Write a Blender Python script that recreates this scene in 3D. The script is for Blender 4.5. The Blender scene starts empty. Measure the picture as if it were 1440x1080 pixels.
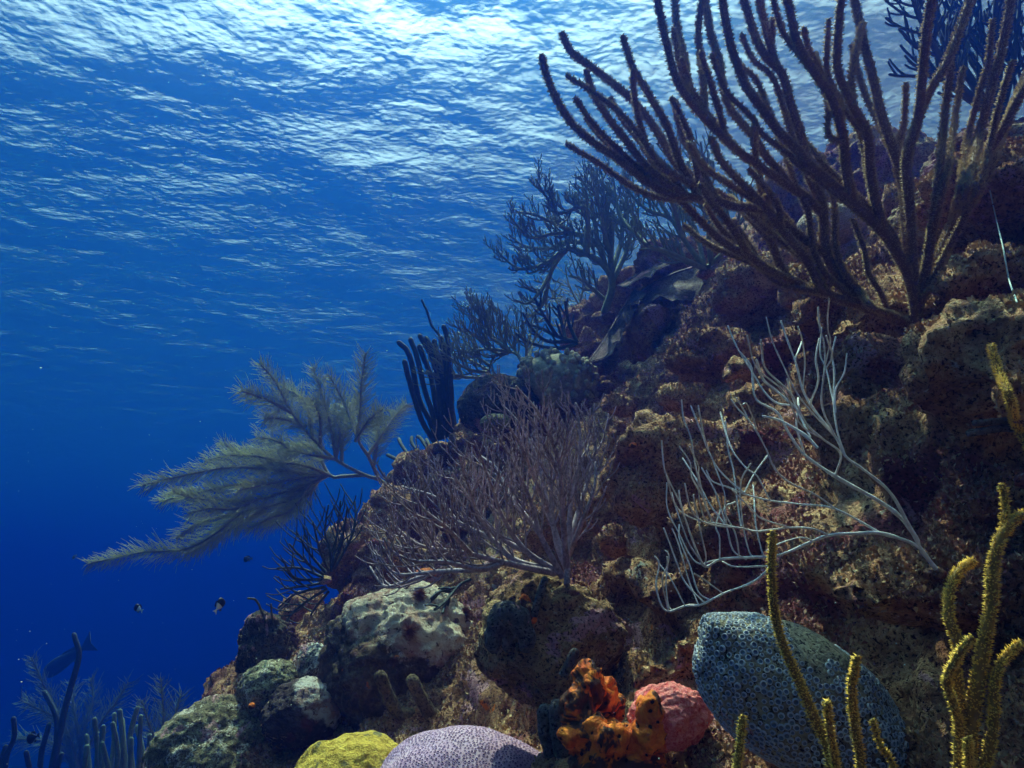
import bpy, bmesh, math, random
import numpy as np
from mathutils import Vector, Matrix
from mathutils.bvhtree import BVHTree

C = bpy.context.scene.collection
SC = bpy.context.scene
rad = math.radians

# ------------------------------------------------------------------ camera
PITCH = 16.0
FPX = 1028.0                      # focal length in pixels of the 1440 px wide photo
cam_d = bpy.data.cameras.new('camera')
cam_d.lens = 36.0 * FPX / 1440.0
cam_d.sensor_width = 36.0
cam_d.clip_start = 0.02
cam_d.clip_end = 600
cam = bpy.data.objects.new('camera', cam_d)
C.objects.link(cam)
cam.location = (0, 0, 0)
cam.rotation_euler = (rad(90 + PITCH), 0, 0)
SC.camera = cam
CR = np.array([1.0, 0, 0])
CF = np.array([0, math.cos(rad(PITCH)), math.sin(rad(PITCH))])
CU = np.array([0, -math.sin(rad(PITCH)), math.cos(rad(PITCH))])

# ------------------------------------------------------------------ light
SUN_ELEV, SUN_AZ = 66.0, -16.0     # azimuth clockwise from +Y (view direction)
SKY_STRENGTH = 0.11
SUN_STRENGTH = 5.0
w = bpy.data.worlds.new('World'); SC.world = w; w.use_nodes = True
nt = w.node_tree; nt.nodes.clear()
sky = nt.nodes.new('ShaderNodeTexSky'); sky.sky_type = 'NISHITA'; sky.sun_disc = False
sky.sun_elevation = rad(SUN_ELEV); sky.sun_rotation = rad(SUN_AZ); sky.dust_density = 6.0
bg = nt.nodes.new('ShaderNodeBackground'); bg.inputs[1].default_value = SKY_STRENGTH
out = nt.nodes.new('ShaderNodeOutputWorld')
nt.links.new(sky.outputs[0], bg.inputs[0]); nt.links.new(bg.outputs[0], out.inputs[0])
sd = bpy.data.lights.new('sun', 'SUN'); sd.energy = SUN_STRENGTH; sd.angle = rad(0.5); sd.color = (1.0, 0.80, 0.67)
sun = bpy.data.objects.new('sun', sd); C.objects.link(sun)
sdir = Vector((math.sin(rad(SUN_AZ)) * math.cos(rad(SUN_ELEV)), math.cos(rad(SUN_AZ)) * math.cos(rad(SUN_ELEV)), math.sin(rad(SUN_ELEV))))
sun.rotation_euler = sdir.to_track_quat('Z', 'Y').to_euler()
sun.location = sdir * 20
SC.view_settings.view_transform = 'Standard'
SC.view_settings.look = 'None'
SC.view_settings.gamma = 1.0
SC.view_settings.exposure = 1.3
SC.cycles.volume_bounces = 2
SC.cycles.transparent_max_bounces = 12
SC.cycles.max_bounces = 5
SC.cycles.use_denoising = True

HAZE_DENSITY = 0.10
HAZE_COLOR = (0.003, 0.034, 0.30)
HAZE_ANISO = 0.70
WATER_Z = 4.0

# ------------------------------------------------------------------ helpers
def P(px, py, d):
    """photo pixel + depth along the view axis -> world point"""
    return CR * ((px - 720.0) / FPX * d) + CU * ((540.0 - py) / FPX * d) + CF * d

def tag(o, label=None, cat=None, group=None, kind=None):
    if label: o['label'] = label
    if cat: o['category'] = cat
    if group: o['group'] = group
    if kind: o['kind'] = kind
    return o

def empty(name, loc, label, cat, group=None):
    o = bpy.data.objects.new(name, None); C.objects.link(o)
    o.location = [float(v) for v in loc]; o.empty_display_size = 0.05
    return tag(o, label, cat, group)

class MB:
    """collects vertices and faces (tris/quads) and links them as ONE mesh object"""
    def __init__(s):
        s.v = []; s.f = []; s.m = []; s.n = 0
    def add(s, v, f, mat=0):
        v = np.asarray(v, float)
        s.v.append(v)
        f = np.asarray(f, int)
        s.f.append(f + s.n); s.m.append(np.full(len(f), mat, int))
        s.n += len(v)
    def build(s, name, mats, parent=None, origin=None, smooth=True):
        if not isinstance(mats, (list, tuple)): mats = [mats]
        v = np.concatenate(s.v)
        if origin is None:
            origin = np.array(parent.location) if parent is not None and parent.type == 'EMPTY' else v.mean(0)
        wo = np.array(origin, float)
        v = v - wo
        me = bpy.data.meshes.new(name)
        tot = sum(len(f) for f in s.f)
        loops = np.concatenate([f.ravel() for f in s.f])
        sizes = np.concatenate([np.full(len(f), f.shape[1], int) for f in s.f])
        starts = np.concatenate([[0], np.cumsum(sizes)[:-1]])
        me.vertices.add(len(v)); me.vertices.foreach_set('co', v.astype(np.float32).ravel())
        me.loops.add(len(loops)); me.loops.foreach_set('vertex_index', loops.astype(np.int32))
        me.polygons.add(tot); me.polygons.foreach_set('loop_start', starts.astype(np.int32))
        me.polygons.foreach_set('material_index', np.concatenate(s.m).astype(np.int32))
        for m in mats: me.materials.append(m)
        me.update(calc_edges=True); me.validate()
        me.polygons.foreach_set('use_smooth', np.full(len(me.polygons), smooth))
        o = bpy.data.objects.new(name, me); C.objects.link(o)
        if parent is not None:
            o.parent = parent
            pl = np.array(parent.matrix_basis.translation)
            pw = pl
            o.location = (wo - pw).tolist() if parent.type == 'EMPTY' else (0, 0, 0)
        else:
            o.location = wo.tolist()
        return o

def catmull(pts, step):
    """resample control points (n,k) smoothly; step in units of the first two/three columns"""
    pts = np.asarray(pts, float)
    if len(pts) == 2:
        n = max(2, int(np.linalg.norm(pts[1, :2] - pts[0, :2]) / step) + 1)
        t = np.linspace(0, 1, n)[:, None]
        return pts[0] * (1 - t) + pts[1] * t
    p = np.vstack([2 * pts[0] - pts[1], pts, 2 * pts[-1] - pts[-2]])
    outp = []
    for i in range(1, len(p) - 2):
        a, b, c, d = p[i - 1], p[i], p[i + 1], p[i + 2]
        n = max(2, int(np.linalg.norm(c[:2] - b[:2]) / step))
        t = np.linspace(0, 1, n, endpoint=False)[:, None]
        outp.append(0.5 * ((2 * b) + (-a + c) * t + (2 * a - 5 * b + 4 * c - d) * t ** 2 + (-a + 3 * b - 3 * c + d) * t ** 3))
    outp.append(pts[-1:])
    return np.vstack(outp)

def frames(pts):
    t = np.gradient(pts, axis=0)
    t /= np.linalg.norm(t, axis=1)[:, None] + 1e-12
    a = np.array([0.3, 0.5, 0.81]) if abs(t[0] @ np.array([0.3, 0.5, 0.81])) < 0.9 else np.array([1.0, 0, 0])
    n = np.empty_like(t); n[0] = np.cross(t[0], a); n[0] /= np.linalg.norm(n[0])
    for i in range(1, len(t)):
        v = n[i - 1] - t[i] * (n[i - 1] @ t[i]); n[i] = v / (np.linalg.norm(v) + 1e-12)
    return t, n, np.cross(t, n)

def tube(mb, pts, r, sides=6, mat=0, tip=True):
    pts = np.asarray(pts, float); r = np.asarray(r, float)
    if r.ndim == 0: r = np.full(len(pts), float(r))
    if tip:                                        # rounded tip
        t = pts[-1] - pts[-2]; t = t / (np.linalg.norm(t) + 1e-12)
        pts = np.vstack([pts, pts[-1] + t * r[-1] * 0.7, pts[-1] + t * r[-1] * 1.0])
        r = np.concatenate([r, [r[-1] * 0.7, r[-1] * 0.12]])
    t, n, b = frames(pts)
    a = np.linspace(0, 2 * math.pi, sides, endpoint=False)
    ring = (n[:, None, :] * np.cos(a)[None, :, None] + b[:, None, :] * np.sin(a)[None, :, None]) * r[:, None, None] + pts[:, None, :]
    v = ring.reshape(-1, 3); m = len(pts)
    i = np.arange(m - 1)[:, None] * sides; j = np.arange(sides)[None, :]; k = (j + 1) % sides
    f = np.stack([i + j, i + k, i + sides + k, i + sides + j], -1).reshape(-1, 4)
    mb.add(v, f, mat)

def spikes(mb, pts, r, per_m, ln, wd, rng, mat=1):
    """tiny polyps standing off a branch"""
    pts = np.asarray(pts, float); r = np.asarray(r, float)
    if r.ndim == 0: r = np.full(len(pts), float(r))
    seg = np.linalg.norm(np.diff(pts, axis=0), axis=1); cum = np.concatenate([[0], np.cumsum(seg)])
    n = int(cum[-1] * per_m)
    if n < 1: return
    t, nn, bb = frames(pts)
    s = rng.uniform(0, cum[-1] + r[-1], n)
    ix = lambda arr: np.stack([np.interp(s, cum, arr[:, k]) for k in range(3)], 1)
    p = ix(pts); tt = ix(t); n1 = ix(nn); b1 = ix(bb); rr = np.interp(s, cum, r)
    over = np.clip(s - cum[-1], 0, None)
    a = rng.uniform(0, 2 * math.pi, n)[:, None]
    o = n1 * np.cos(a) + b1 * np.sin(a)
    tg = -n1 * np.sin(a) + b1 * np.cos(a)
    dirv = o + tt * rng.uniform(-0.1, 0.5, n)[:, None] + tg * rng.uniform(-.3, .3, n)[:, None]
    dirv /= np.linalg.norm(dirv, axis=1)[:, None]
    base = p + tt * over[:, None] + o * (rr * 0.9)[:, None] * (1 - 0.5 * (over > 0))[:, None]
    L = (ln * rng.uniform(0.6, 1.25, n))[:, None]; W = wd
    v = np.stack([base + tg * W, base - tg * W * .5 + tt * W * .87, base - tg * W * .5 - tt * W * .87, base + dirv * L], 1).reshape(-1, 3)
    k = np.arange(n)[:, None, None] * 4
    f = (np.array([[0, 1, 3], [1, 2, 3], [2, 0, 3]])[None] + k).reshape(-1, 3)
    mb.add(v, f, mat)

# vectorised gradient noise
_rs = np.random.RandomState(7)
_perm = _rs.permutation(512); _perm = np.concatenate([_perm, _perm, _perm])
_grad = _rs.normal(size=(512, 3)); _grad /= np.linalg.norm(_grad, axis=1)[:, None]
def pnoise(p):
    i = np.floor(p).astype(int); f = p - i; u = f * f * f * (f * (f * 6 - 15) + 10); i &= 511
    def g(dx, dy, dz):
        h = _perm[_perm[_perm[(i[:, 0] + dx) & 511] + ((i[:, 1] + dy) & 511)] + ((i[:, 2] + dz) & 511)] & 511
        return (_grad[h] * (f - np.array([dx, dy, dz]))).sum(1)
    def lerp(a, b, t): return a + (b - a) * t
    x0 = lerp(lerp(g(0, 0, 0), g(1, 0, 0), u[:, 0]), lerp(g(0, 1, 0), g(1, 1, 0), u[:, 0]), u[:, 1])
    x1 = lerp(lerp(g(0, 0, 1), g(1, 0, 1), u[:, 0]), lerp(g(0, 1, 1), g(1, 1, 1), u[:, 0]), u[:, 1])
    return lerp(x0, x1, u[:, 2])
def fbm(p, octs=4, gain=0.5, lac=2.1, billow=False):
    o = np.zeros(len(p)); a = 1.0
    for k in range(octs):
        nz = pnoise(p + k * 17.3)
        o += a * (np.abs(nz) * 2 - 0.5 if billow else nz)
        a *= gain; p = p * lac
    return o

# ------------------------------------------------------------------ materials
def new_mat(name):
    m = bpy.data.materials.new(name); m.use_nodes = True
    nt = m.node_tree; nt.nodes.clear()
    o = nt.nodes.new('ShaderNodeOutputMaterial')
    b = nt.nodes.new('ShaderNodeBsdfPrincipled')
    nt.links.new(b.outputs[0], o.inputs[0])
    b.inputs['Roughness'].default_value = 0.85
    b.inputs['Specular IOR Level'].default_value = 0.2
    return m, nt, b
def N(nt, t, **kw):
    n = nt.nodes.new(t)
    for k, v in kw.items():
        if k.startswith('_'): setattr(n, k[1:], v)
        else: n.inputs[k].default_value = v
    return n
def coords(nt, world=False):
    if world:
        return nt.nodes.new('ShaderNodeNewGeometry').outputs['Position']
    return nt.nodes.new('ShaderNodeTexCoord').outputs['Object']
def noise(nt, co, scale, detail=4, rough=0.6, dist=0.0):
    n = N(nt, 'ShaderNodeTexNoise', Scale=scale, Detail=detail, Roughness=rough, Distortion=dist)
    nt.links.new(co, n.inputs['Vector']); return n.outputs[0]
def ramp(nt, fac, stops, interp='LINEAR'):
    r = nt.nodes.new('ShaderNodeValToRGB'); e = r.color_ramp.elements; r.color_ramp.interpolation = interp
    while len(e) < len(stops): e.new(0.5)
    for el, (p, c) in zip(e, stops):
        el.position = p; el.color = (*c, 1) if len(c) == 3 else c
    nt.links.new(fac, r.inputs[0]); return r.outputs[0]
def mix(nt, fac, a, b, mode='MIX'):
    m = nt.nodes.new('ShaderNodeMix'); m.data_type = 'RGBA'; m.blend_type = mode
    for s, v in ((0, fac), (6, a), (7, b)):
        if isinstance(v, (int, float)): m.inputs[s].default_value = v
        elif isinstance(v, tuple): m.inputs[s].default_value = (*v, 1)
        else: nt.links.new(v, m.inputs[s])
    return m.outputs[2]
def math_(nt, op, a, b=0.0, clamp=False):
    m = nt.nodes.new('ShaderNodeMath'); m.operation = op; m.use_clamp = clamp
    for s, v in ((0, a), (1, b)):
        if isinstance(v, (int, float)): m.inputs[s].default_value = v
        else: nt.links.new(v, m.inputs[s])
    return m.outputs[0]
def smooth(nt, v, lo, hi):
    m = nt.nodes.new('ShaderNodeMapRange'); m.interpolation_type = 'SMOOTHSTEP'
    m.inputs[1].default_value = lo; m.inputs[2].default_value = hi
    nt.links.new(v, m.inputs[0]); return m.outputs[0]
def bump(nt, b, h, dist, strength=1.0):
    n = N(nt, 'ShaderNodeBump', Strength=strength, Distance=dist)
    nt.links.new(h, n.inputs['Height']); nt.links.new(n.outputs[0], b.inputs['Normal']); return n

def reef_mat(name, dark, mid, light, maroon=(0.13, 0.035, 0.04), pale=(0.42, 0.38, 0.30), pale_amt=0.66, scale=1.0, world=True, orange=0.0):
    m, nt, b = new_mat(name); co = coords(nt, world)
    n1 = noise(nt, co, 5 * scale, 6, 0.65, 0.4)
    n2 = noise(nt, co, 60 * scale, 5, 0.7)
    n3 = noise(nt, co, 3.1 * scale, 4, 0.6, 0.8)
    n4 = noise(nt, co, 190 * scale, 3, 0.7)
    v = math_(nt, 'ADD', math_(nt, 'MULTIPLY', n1, 0.5), math_(nt, 'MULTIPLY', n2, 0.5))
    col = ramp(nt, v, [(0.36, dark), (0.5, mid), (0.62, light)])
    col = mix(nt, smooth(nt, n3, 0.52, 0.66), col, mix(nt, n2, maroon, tuple(2.2 * c for c in maroon)))
    col = mix(nt, smooth(nt, noise(nt, co, 7.5 * scale, 5, 0.65, 0.7), 0.60, 0.64), col, mix(nt, n2, (0.34, 0.13, 0.15), (0.62, 0.34, 0.34)))
    pm = smooth(nt, math_(nt, 'ADD', math_(nt, 'MULTIPLY', noise(nt, co, 16 * scale, 5, 0.7, 0.5), 0.75), math_(nt, 'MULTIPLY', n4, 0.25)), pale_amt - 0.05, pale_amt)
    col = mix(nt, pm, col, pale)
    if orange:
        om = smooth(nt, noise(nt, co, 11 * scale, 4, 0.6, 0.3), 0.73 - orange * 0.1, 0.76 - orange * 0.1)
        col = mix(nt, om, col, (0.65, 0.16, 0.02))
    col = mix(nt, smooth(nt, n4, 0.5, 0.36), col, tuple(0.4 * c for c in dark))
    nt.links.new(col, b.inputs['Base Color'])
    h = math_(nt, 'ADD', math_(nt, 'MULTIPLY', n2, 1.0), math_(nt, 'MULTIPLY', n4, 0.5))
    bump(nt, b, h, 0.012)
    b.inputs['Roughness'].default_value = 0.95
    return m

M = {}
M['reef'] = reef_mat('reef_rock', (0.11, 0.042, 0.024), (0.37, 0.175, 0.09), (0.62, 0.40, 0.21), orange=0.4)
M['rock_brown'] = reef_mat('brown_boulder', (0.09, 0.042, 0.024), (0.30, 0.155, 0.078), (0.53, 0.34, 0.17), orange=0.5)
M['rock_dark'] = reef_mat('dark_boulder', (0.035, 0.028, 0.024), (0.08, 0.06, 0.05), (0.17, 0.14, 0.10), pale_amt=0.8)
M['rock_green'] = reef_mat('greenish_boulder', (0.07, 0.05, 0.03), (0.19, 0.14, 0.08), (0.38, 0.34, 0.21), pale=(0.60, 0.50, 0.40), pale_amt=0.585)
M['rock_tan'] = reef_mat('tan_boulder', (0.14, 0.09, 0.055), (0.36, 0.25, 0.15), (0.58, 0.46, 0.30), pale_amt=0.60)

def patch_mat(name, base_cols, patch, sx, off, thr, speck=(0.05, 0.04, 0.05), scale=1.0):
    """a rock with one big encrusting patch whose place is set in the rock's own coordinates"""
    m, nt, b = new_mat(name); co = coords(nt)
    dark, mid, light = base_cols
    n1 = noise(nt, co, 9 * scale, 6, 0.65, 0.5); n2 = noise(nt, co, 70 * scale, 5, 0.7)
    v = math_(nt, 'ADD', math_(nt, 'MULTIPLY', n1, 0.5), math_(nt, 'MULTIPLY', n2, 0.5))
    col = ramp(nt, v, [(0.36, dark), (0.5, mid), (0.63, light)])
    col = mix(nt, smooth(nt, noise(nt, co, 6 * scale, 4, 0.6, .6), 0.55, 0.68), col, (0.17, 0.05, 0.05))
    vm = N(nt, 'ShaderNodeVectorMath', _operation='DOT_PRODUCT'); nt.links.new(co, vm.inputs[0]); vm.inputs[1].default_value = sx
    g = math_(nt, 'ADD', vm.outputs['Value'], off)
    g = math_(nt, 'ADD', g, math_(nt, 'MULTIPLY', math_(nt, 'SUBTRACT', noise(nt, co, 13 * scale, 6, 0.7, 0.3), 0.5), thr))
    pm = smooth(nt, g, 0.0, 0.02)
    pm = math_(nt, 'MULTIPLY', pm, smooth(nt, noise(nt, co, 75 * scale, 3, 0.6, 0.4), 0.36, 0.42))
    pc = mix(nt, n2, patch, tuple(c * 0.75 for c in patch)); pc = mix(nt, smooth(nt, noise(nt, co, 17 * scale, 5, 0.7, 0.6), 0.46, 0.60), pc, (0.40, 0.22, 0.17))
    col = mix(nt, pm, col, pc)
    om = smooth(nt, noise(nt, co, 19 * scale, 3, 0.6), 0.71, 0.73)
    col = mix(nt, om, col, (0.6, 0.15, 0.03))
    nt.links.new(col, b.inputs['Base Color'])
    bump(nt, b, math_(nt, 'ADD', n2, noise(nt, co, 200 * scale, 3, 0.7)), 0.008)
    b.inputs['Roughness'].default_value = 0.95
    return m

def branch_mat(name, c1, c2, scale=120, rough=0.8, bdist=0.001):
    m, nt, b = new_mat(name); co = coords(nt, True)
    n = noise(nt, co, scale, 4, 0.7); n2 = noise(nt, co, scale * 0.12, 3, 0.6)
    col = ramp(nt, math_(nt, 'ADD', math_(nt, 'MULTIPLY', n, 0.6), math_(nt, 'MULTIPLY', n2, 0.4)), [(0.35, c1), (0.65, c2)])
    nt.links.new(col, b.inputs['Base Color']); b.inputs['Roughness'].default_value = rough
    bump(nt, b, n, bdist)
    return m
M['rod_core'] = branch_mat('sea_rod_bark', (0.12, 0.06, 0.045), (0.24, 0.14, 0.09))
M['rod_polyp'] = branch_mat('sea_rod_polyps', (0.30, 0.18, 0.09), (0.52, 0.36, 0.18))
M['yel_core'] = branch_mat('yellow_rod_bark', (0.16, 0.08, 0.02), (0.34, 0.19, 0.04))
M['yel_polyp'] = branch_mat('yellow_rod_polyps', (0.70, 0.37, 0.04), (0.92, 0.58, 0.13))
M['whip'] = branch_mat('pale_whip_bark', (0.42, 0.38, 0.37), (0.84, 0.78, 0.76), 160)
M['purple_bush'] = branch_mat('mauve_gorgonian_bark', (0.12, 0.08, 0.10), (0.56, 0.42, 0.48), 160)
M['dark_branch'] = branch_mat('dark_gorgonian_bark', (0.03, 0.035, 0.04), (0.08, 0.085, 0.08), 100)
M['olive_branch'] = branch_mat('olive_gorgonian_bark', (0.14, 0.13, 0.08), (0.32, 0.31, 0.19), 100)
M['olive_dark'] = branch_mat('grey_green_gorgonian_bark', (0.11, 0.12, 0.09), (0.26, 0.27, 0.18), 100)
M['plume_stem'] = branch_mat('sea_plume_stem', (0.16, 0.13, 0.10), (0.34, 0.28, 0.22), 100)
M['plume'] = branch_mat('sea_plume_pinnules', (0.23, 0.22, 0.08), (0.43, 0.40, 0.17), 40)
M['plume_far'] = branch_mat('far_plume_pinnules', (0.12, 0.13, 0.08), (0.24, 0.26, 0.15), 40)
M['sponge_grey'] = reef_mat('grey_sponge', (0.055, 0.045, 0.045), (0.12, 0.105, 0.10), (0.25, 0.22, 0.21), maroon=(0.08, 0.07, 0.08), pale_amt=0.85)
M['sponge_brown'] = reef_mat('brown_sponge', (0.09, 0.055, 0.03), (0.18, 0.115, 0.065), (0.30, 0.20, 0.11), maroon=(0.12, 0.05, 0.03), pale_amt=0.85)

# ------------------------------------------------------------------ the reef slope
NV = -0.70 * CR + 0.70 * CU - 0.10 * CF          # plane normal: a 45 degree slope running away from the camera
NV /= np.linalg.norm(NV)
HC = 0.6                                           # camera height above the slope
E2 = CF - NV * (CF @ NV); E2 /= np.linalg.norm(E2)
E1 = np.cross(E2, NV)                              # up the slope
if E1 @ CR < 0: E1 = -E1
def dplane(px, py):
    r = CR * ((px - 720) / FPX) + CU * ((540 - py) / FPX) + CF
    k = r @ NV
    return HC / -k if k < -0.05 else HC / 0.05

def hbase(u, v):
    h = 0.13 * pnoise(np.stack([u * 1.1, v * 1.1, np.full_like(u, 3.3)], 1)) + 0.09 * pnoise(np.stack([u * 2.6, v * 2.6, np.full_like(u, 8.1)], 1))
    h -= 0.16 * np.clip(v - 3.6, 0, None) ** 2
    h -= 0.55 * np.clip(u - 1.25, 0, None) ** 2
    h += 0.34 * np.exp(-((u + 1.3) / 0.42) ** 2 - ((v - 2.3) / 0.75) ** 2)
    h -= 0.35 * np.clip(-u - 1.5, 0, None) ** 1.5
    return np.maximum(h, -6)
def grid(u0, u1, v0, v1, st):
    nu = int((u1 - u0) / st) + 1; nv = int((v1 - v0) / st) + 1
    uu, vv = np.meshgrid(np.linspace(u0, u1, nu), np.linspace(v0, v1, nv), indexing='ij')
    return uu.ravel(), vv.ravel(), nu, nv
def gridfaces(nu, nv, flip=False):
    i = np.arange(nu - 1)[:, None] * nv; j = np.arange(nv - 1)[None, :]
    f = np.stack([i + j, i + nv + j, i + nv + j + 1, i + j + 1], -1).reshape(-1, 4)
    return f[:, ::-1] if flip else f
def wpt(u, v, h):
    return u[:, None] * E1 + v[:, None] * E2 + (h - HC)[:, None] * NV

mb = MB()
U0, U1, V0, V1 = -1.9, 2.9, -0.3, 5.6
u, v, nu, nv = grid(U0, U1, V0, V1, 0.04)
mb.add(wpt(u, v, hbase(u, v)), gridfaces(nu, nv))
mb.add(wpt(u, v, hbase(u, v) - 0.35), gridfaces(nu, nv, True))
# side walls
idx = np.arange(nu * nv).reshape(nu, nv); nb = nu * nv
loop = np.concatenate([idx[:, 0], idx[-1, 1:], idx[-2::-1, -1], idx[0, -2:0:-1]])
l2 = np.roll(loop, -1)
sf = np.stack([loop, loop + nb, l2 + nb, l2], -1)
mb.f.append(sf); mb.m.append(np.zeros(len(sf), int))
# lumps of the reef: pixel x, y, radius px (wide, tall), depth factor of the plane, deep factor
LUMPS = [
 (1375, 505, 105, 120, .92, .9), (1405, 400, 95, 75, .97, 1), (1400, 285, 130, 50, 1.0, 1.6), (1335, 415, 38, 32, .88, 1),
 (1430, 240, 100, 30, 1.0, 2.0), (1215, 520, 70, 80, 1.0, .8), (1170, 600, 60, 60, 1.0, .8), (1010, 500, 80, 42, .97, 1), (905, 465, 27, 38, .95, 1),
 (955, 562, 38, 22, .93, 1), (872, 568, 33, 27, .93, 1), (950, 660, 95, 85, .98, .7), (890, 650, 50, 70, .97, .8),
 (860, 765, 27, 24, .97, 1), (885, 810, 40, 30, 1.0, 1), (845, 720, 30, 30, .98, 1), (1285, 835, 120, 38, .92, 1), (1180, 800, 60, 40, 1.0, 1),
 (1130, 446, 22, 30, .96, 1), (1080, 400, 85, 50, 1.0, 1), (975, 905, 45, 26, .98, 1),
 (1150, 280, 90, 60, 1.1, 1), (1240, 240, 80, 60, 1.15, 1), (780, 520, 70, 40, 1.0, .8), (840, 505, 50, 40, .97, .8),
 (1390, 700, 70, 80, 1.05, .7), (1300, 650, 80, 80, 1.05, .7), (1050, 780, 70, 60, 1.03, .7), (780, 760, 60, 60, 1.03, .6),
 (1060, 560, 45, 30, 1.0, .8), (1040, 520, 30, 22, .93, 1), (1000, 740, 60, 40, 1.0, .8),
 (930, 960, 60, 40, 1.02, .8), (830, 900, 70, 60, 1.02, .7), (1420, 560, 50, 60, .86, .9),
 (1195, 470, 40, 30, .97, 1), (1155, 395, 40, 30, .97, 1), (1250, 430, 40, 25, .98, 1), (930, 840, 40, 30, 1, 1),
]
FAR = [  # silhouettes: pixel, radius px, explicit depth, deep factor
 (600, 668, 50, 42, 3.3, .9), (560, 725, 55, 45, 3.1, .9), (505, 785, 48, 55, 2.9, .9), (690, 625, 60, 45, 3.3, .9), (640, 700, 60, 50, 3.0, .8),
 (560, 800, 60, 50, 2.7, .8), (725, 590, 70, 55, 3.5, .8), (700, 700, 60, 60, 2.9, .7), (850, 470, 70, 45, 3.5, .8), (800, 560, 70, 60, 3.3, .8), (900, 420, 60, 40, 3.4, .8),
 (420, 870, 40, 45, 3.0, .9), (960, 375, 70, 45, 3.2, .8), (640, 850, 80, 60, 2.4, .7), (360, 1000, 60, 50, 2.5, .8), (760, 700, 70, 70, 2.75, .6),
 (500, 880, 50, 50, 2.6, .8), (300, 1090, 90, 50, 2.2, .8), (700, 950, 80, 80, 2.05, .6),
]
def lump(px, py, rx, ry, d, deep, rng):
    bm = bmesh.new(); bmesh.ops.create_icosphere(bm, subdivisions=4, radius=1)
    vv = np.array([x.co[:] for x in bm.verts]); ff = np.array([[y.index for y in x.verts] for x in bm.faces]); bm.free()
    s = vv + 0.30 * vv * fbm(vv * 1.3 + rng.uniform(-50, 50, 3), 3)[:, None]
    a, b = rx / FPX * d, ry / FPX * d
    mb.add(P(px, py, d) + s[:, :1] * a * CR + s[:, 1:2] * b * CU + s[:, 2:] * deep * 0.5 * (a + b) * CF, ff)
rng = np.random.default_rng(3)
def base_hit(px, py):                              # where the view ray meets the bare slope
    d = np.linspace(0.3, 6, 700); p = (CR * ((px - 720) / FPX) + CU * ((540 - py) / FPX) + CF)[None] * d[:, None]
    below = (p @ NV + HC) < hbase(p @ E1, p @ E2)
    return d[below.argmax()] if below.any() else None
for px, py, rx, ry, k, deep in LUMPS:
    d = base_hit(px, py + ry * 0.5)
    if d: lump(px, py, rx, ry, d * k * .97, deep, rng)
for px, py, rx, ry, d, deep in FAR: lump(px, py, rx, ry, d, deep, rng)
# many small knobs strewn over the slope
for k in range(140):
    px, py = rng.uniform(500, 1440), rng.uniform(120, 1080)
    d = dplane(px, py)
    if d > 3.6 or (px > 780 and py > 880): continue
    r = rng.uniform(0.02, 0.07) * (0.7 + 0.3 * d)
    c = P(px, py, d)[None]
    if abs((c @ NV + HC - hbase(c @ E1, c @ E2))[0]) > 0.09: continue
    lump(px, py, r * FPX / d, r * FPX / d * rng.uniform(.6, 1), d * rng.uniform(.95, 1.0), 1, rng)
tmp = mb.build('reef_raw', [M['reef']], origin=(0, 0, 0))
md = tmp.modifiers.new('r', 'REMESH'); md.mode = 'VOXEL'; md.voxel_size = 0.0155; md.use_smooth_shade = True
dg = bpy.context.evaluated_depsgraph_get()
me = bpy.data.meshes.new_from_object(tmp.evaluated_get(dg))
bpy.data.objects.remove(tmp)
co = np.empty(len(me.vertices) * 3, np.float32); me.vertices.foreach_get('co', co); co = co.reshape(-1, 3).astype(float)
no = np.empty(len(me.vertices) * 3, np.float32); me.vertices.foreach_get('normal', no); no = no.reshape(-1, 3).astype(float)
fl = np.empty(len(me.loops), np.int32); me.loops.foreach_get('vertex_index', fl)
fq = fl.reshape(-1, 4)
fc = co[fq].mean(1); fn = no[fq].mean(1)
hh = fc @ NV + HC; hb = hbase(fc @ E1, fc @ E2)
keep = ~((fn @ NV < -0.2) & (hh < hb - 0.2))
fq = fq[keep]
used = np.zeros(len(co), bool); used[fq] = True
remap = np.cumsum(used) - 1; fq = remap[fq]; co = co[used]; no = no[used]
disp = 0.05 * fbm(co * 3.4 + 5, 2) + 0.036 * fbm(co * 8, 3, billow=True) + 0.016 * fbm(co * 26, 3, 0.6) + 0.006 * fbm(co * 70, 2)
co = co + no * disp[:, None]
rm = MB(); rm.add(co, fq)
# the rest of the slope, coarser, round about
u, v, nu, nv = grid(-14, 12, -6, 22, 0.25)
ins = (u > U0 + .15) & (u < U1 - .15) & (v > V0 + .15) & (v < V1 - .15)
ho = hbase(u, v) - 0.03 - 0.12 * ins
rm.add(wpt(u, v, ho), gridfaces(nu, nv))
reef = rm.build('reef', [M['reef']], origin=(0, 0, 0))
tag(reef, kind='structure')
BV = [BVHTree.FromPolygons(co.tolist(), fq.tolist())]
REEF_V, REEF_N, REEF_F = co, no, fq

def hit(px, py, default=None):
    r = Vector(CR * ((px - 720) / FPX) + CU * ((540 - py) / FPX) + CF); L = r.length; r.normalize()
    best = None
    for b in BV:
        q = b.ray_cast(Vector((0, 0, 0)), r)
        if q[3] is not None and (best is None or q[3] < best): best = q[3]
    return default if best is None else best / L

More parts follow.
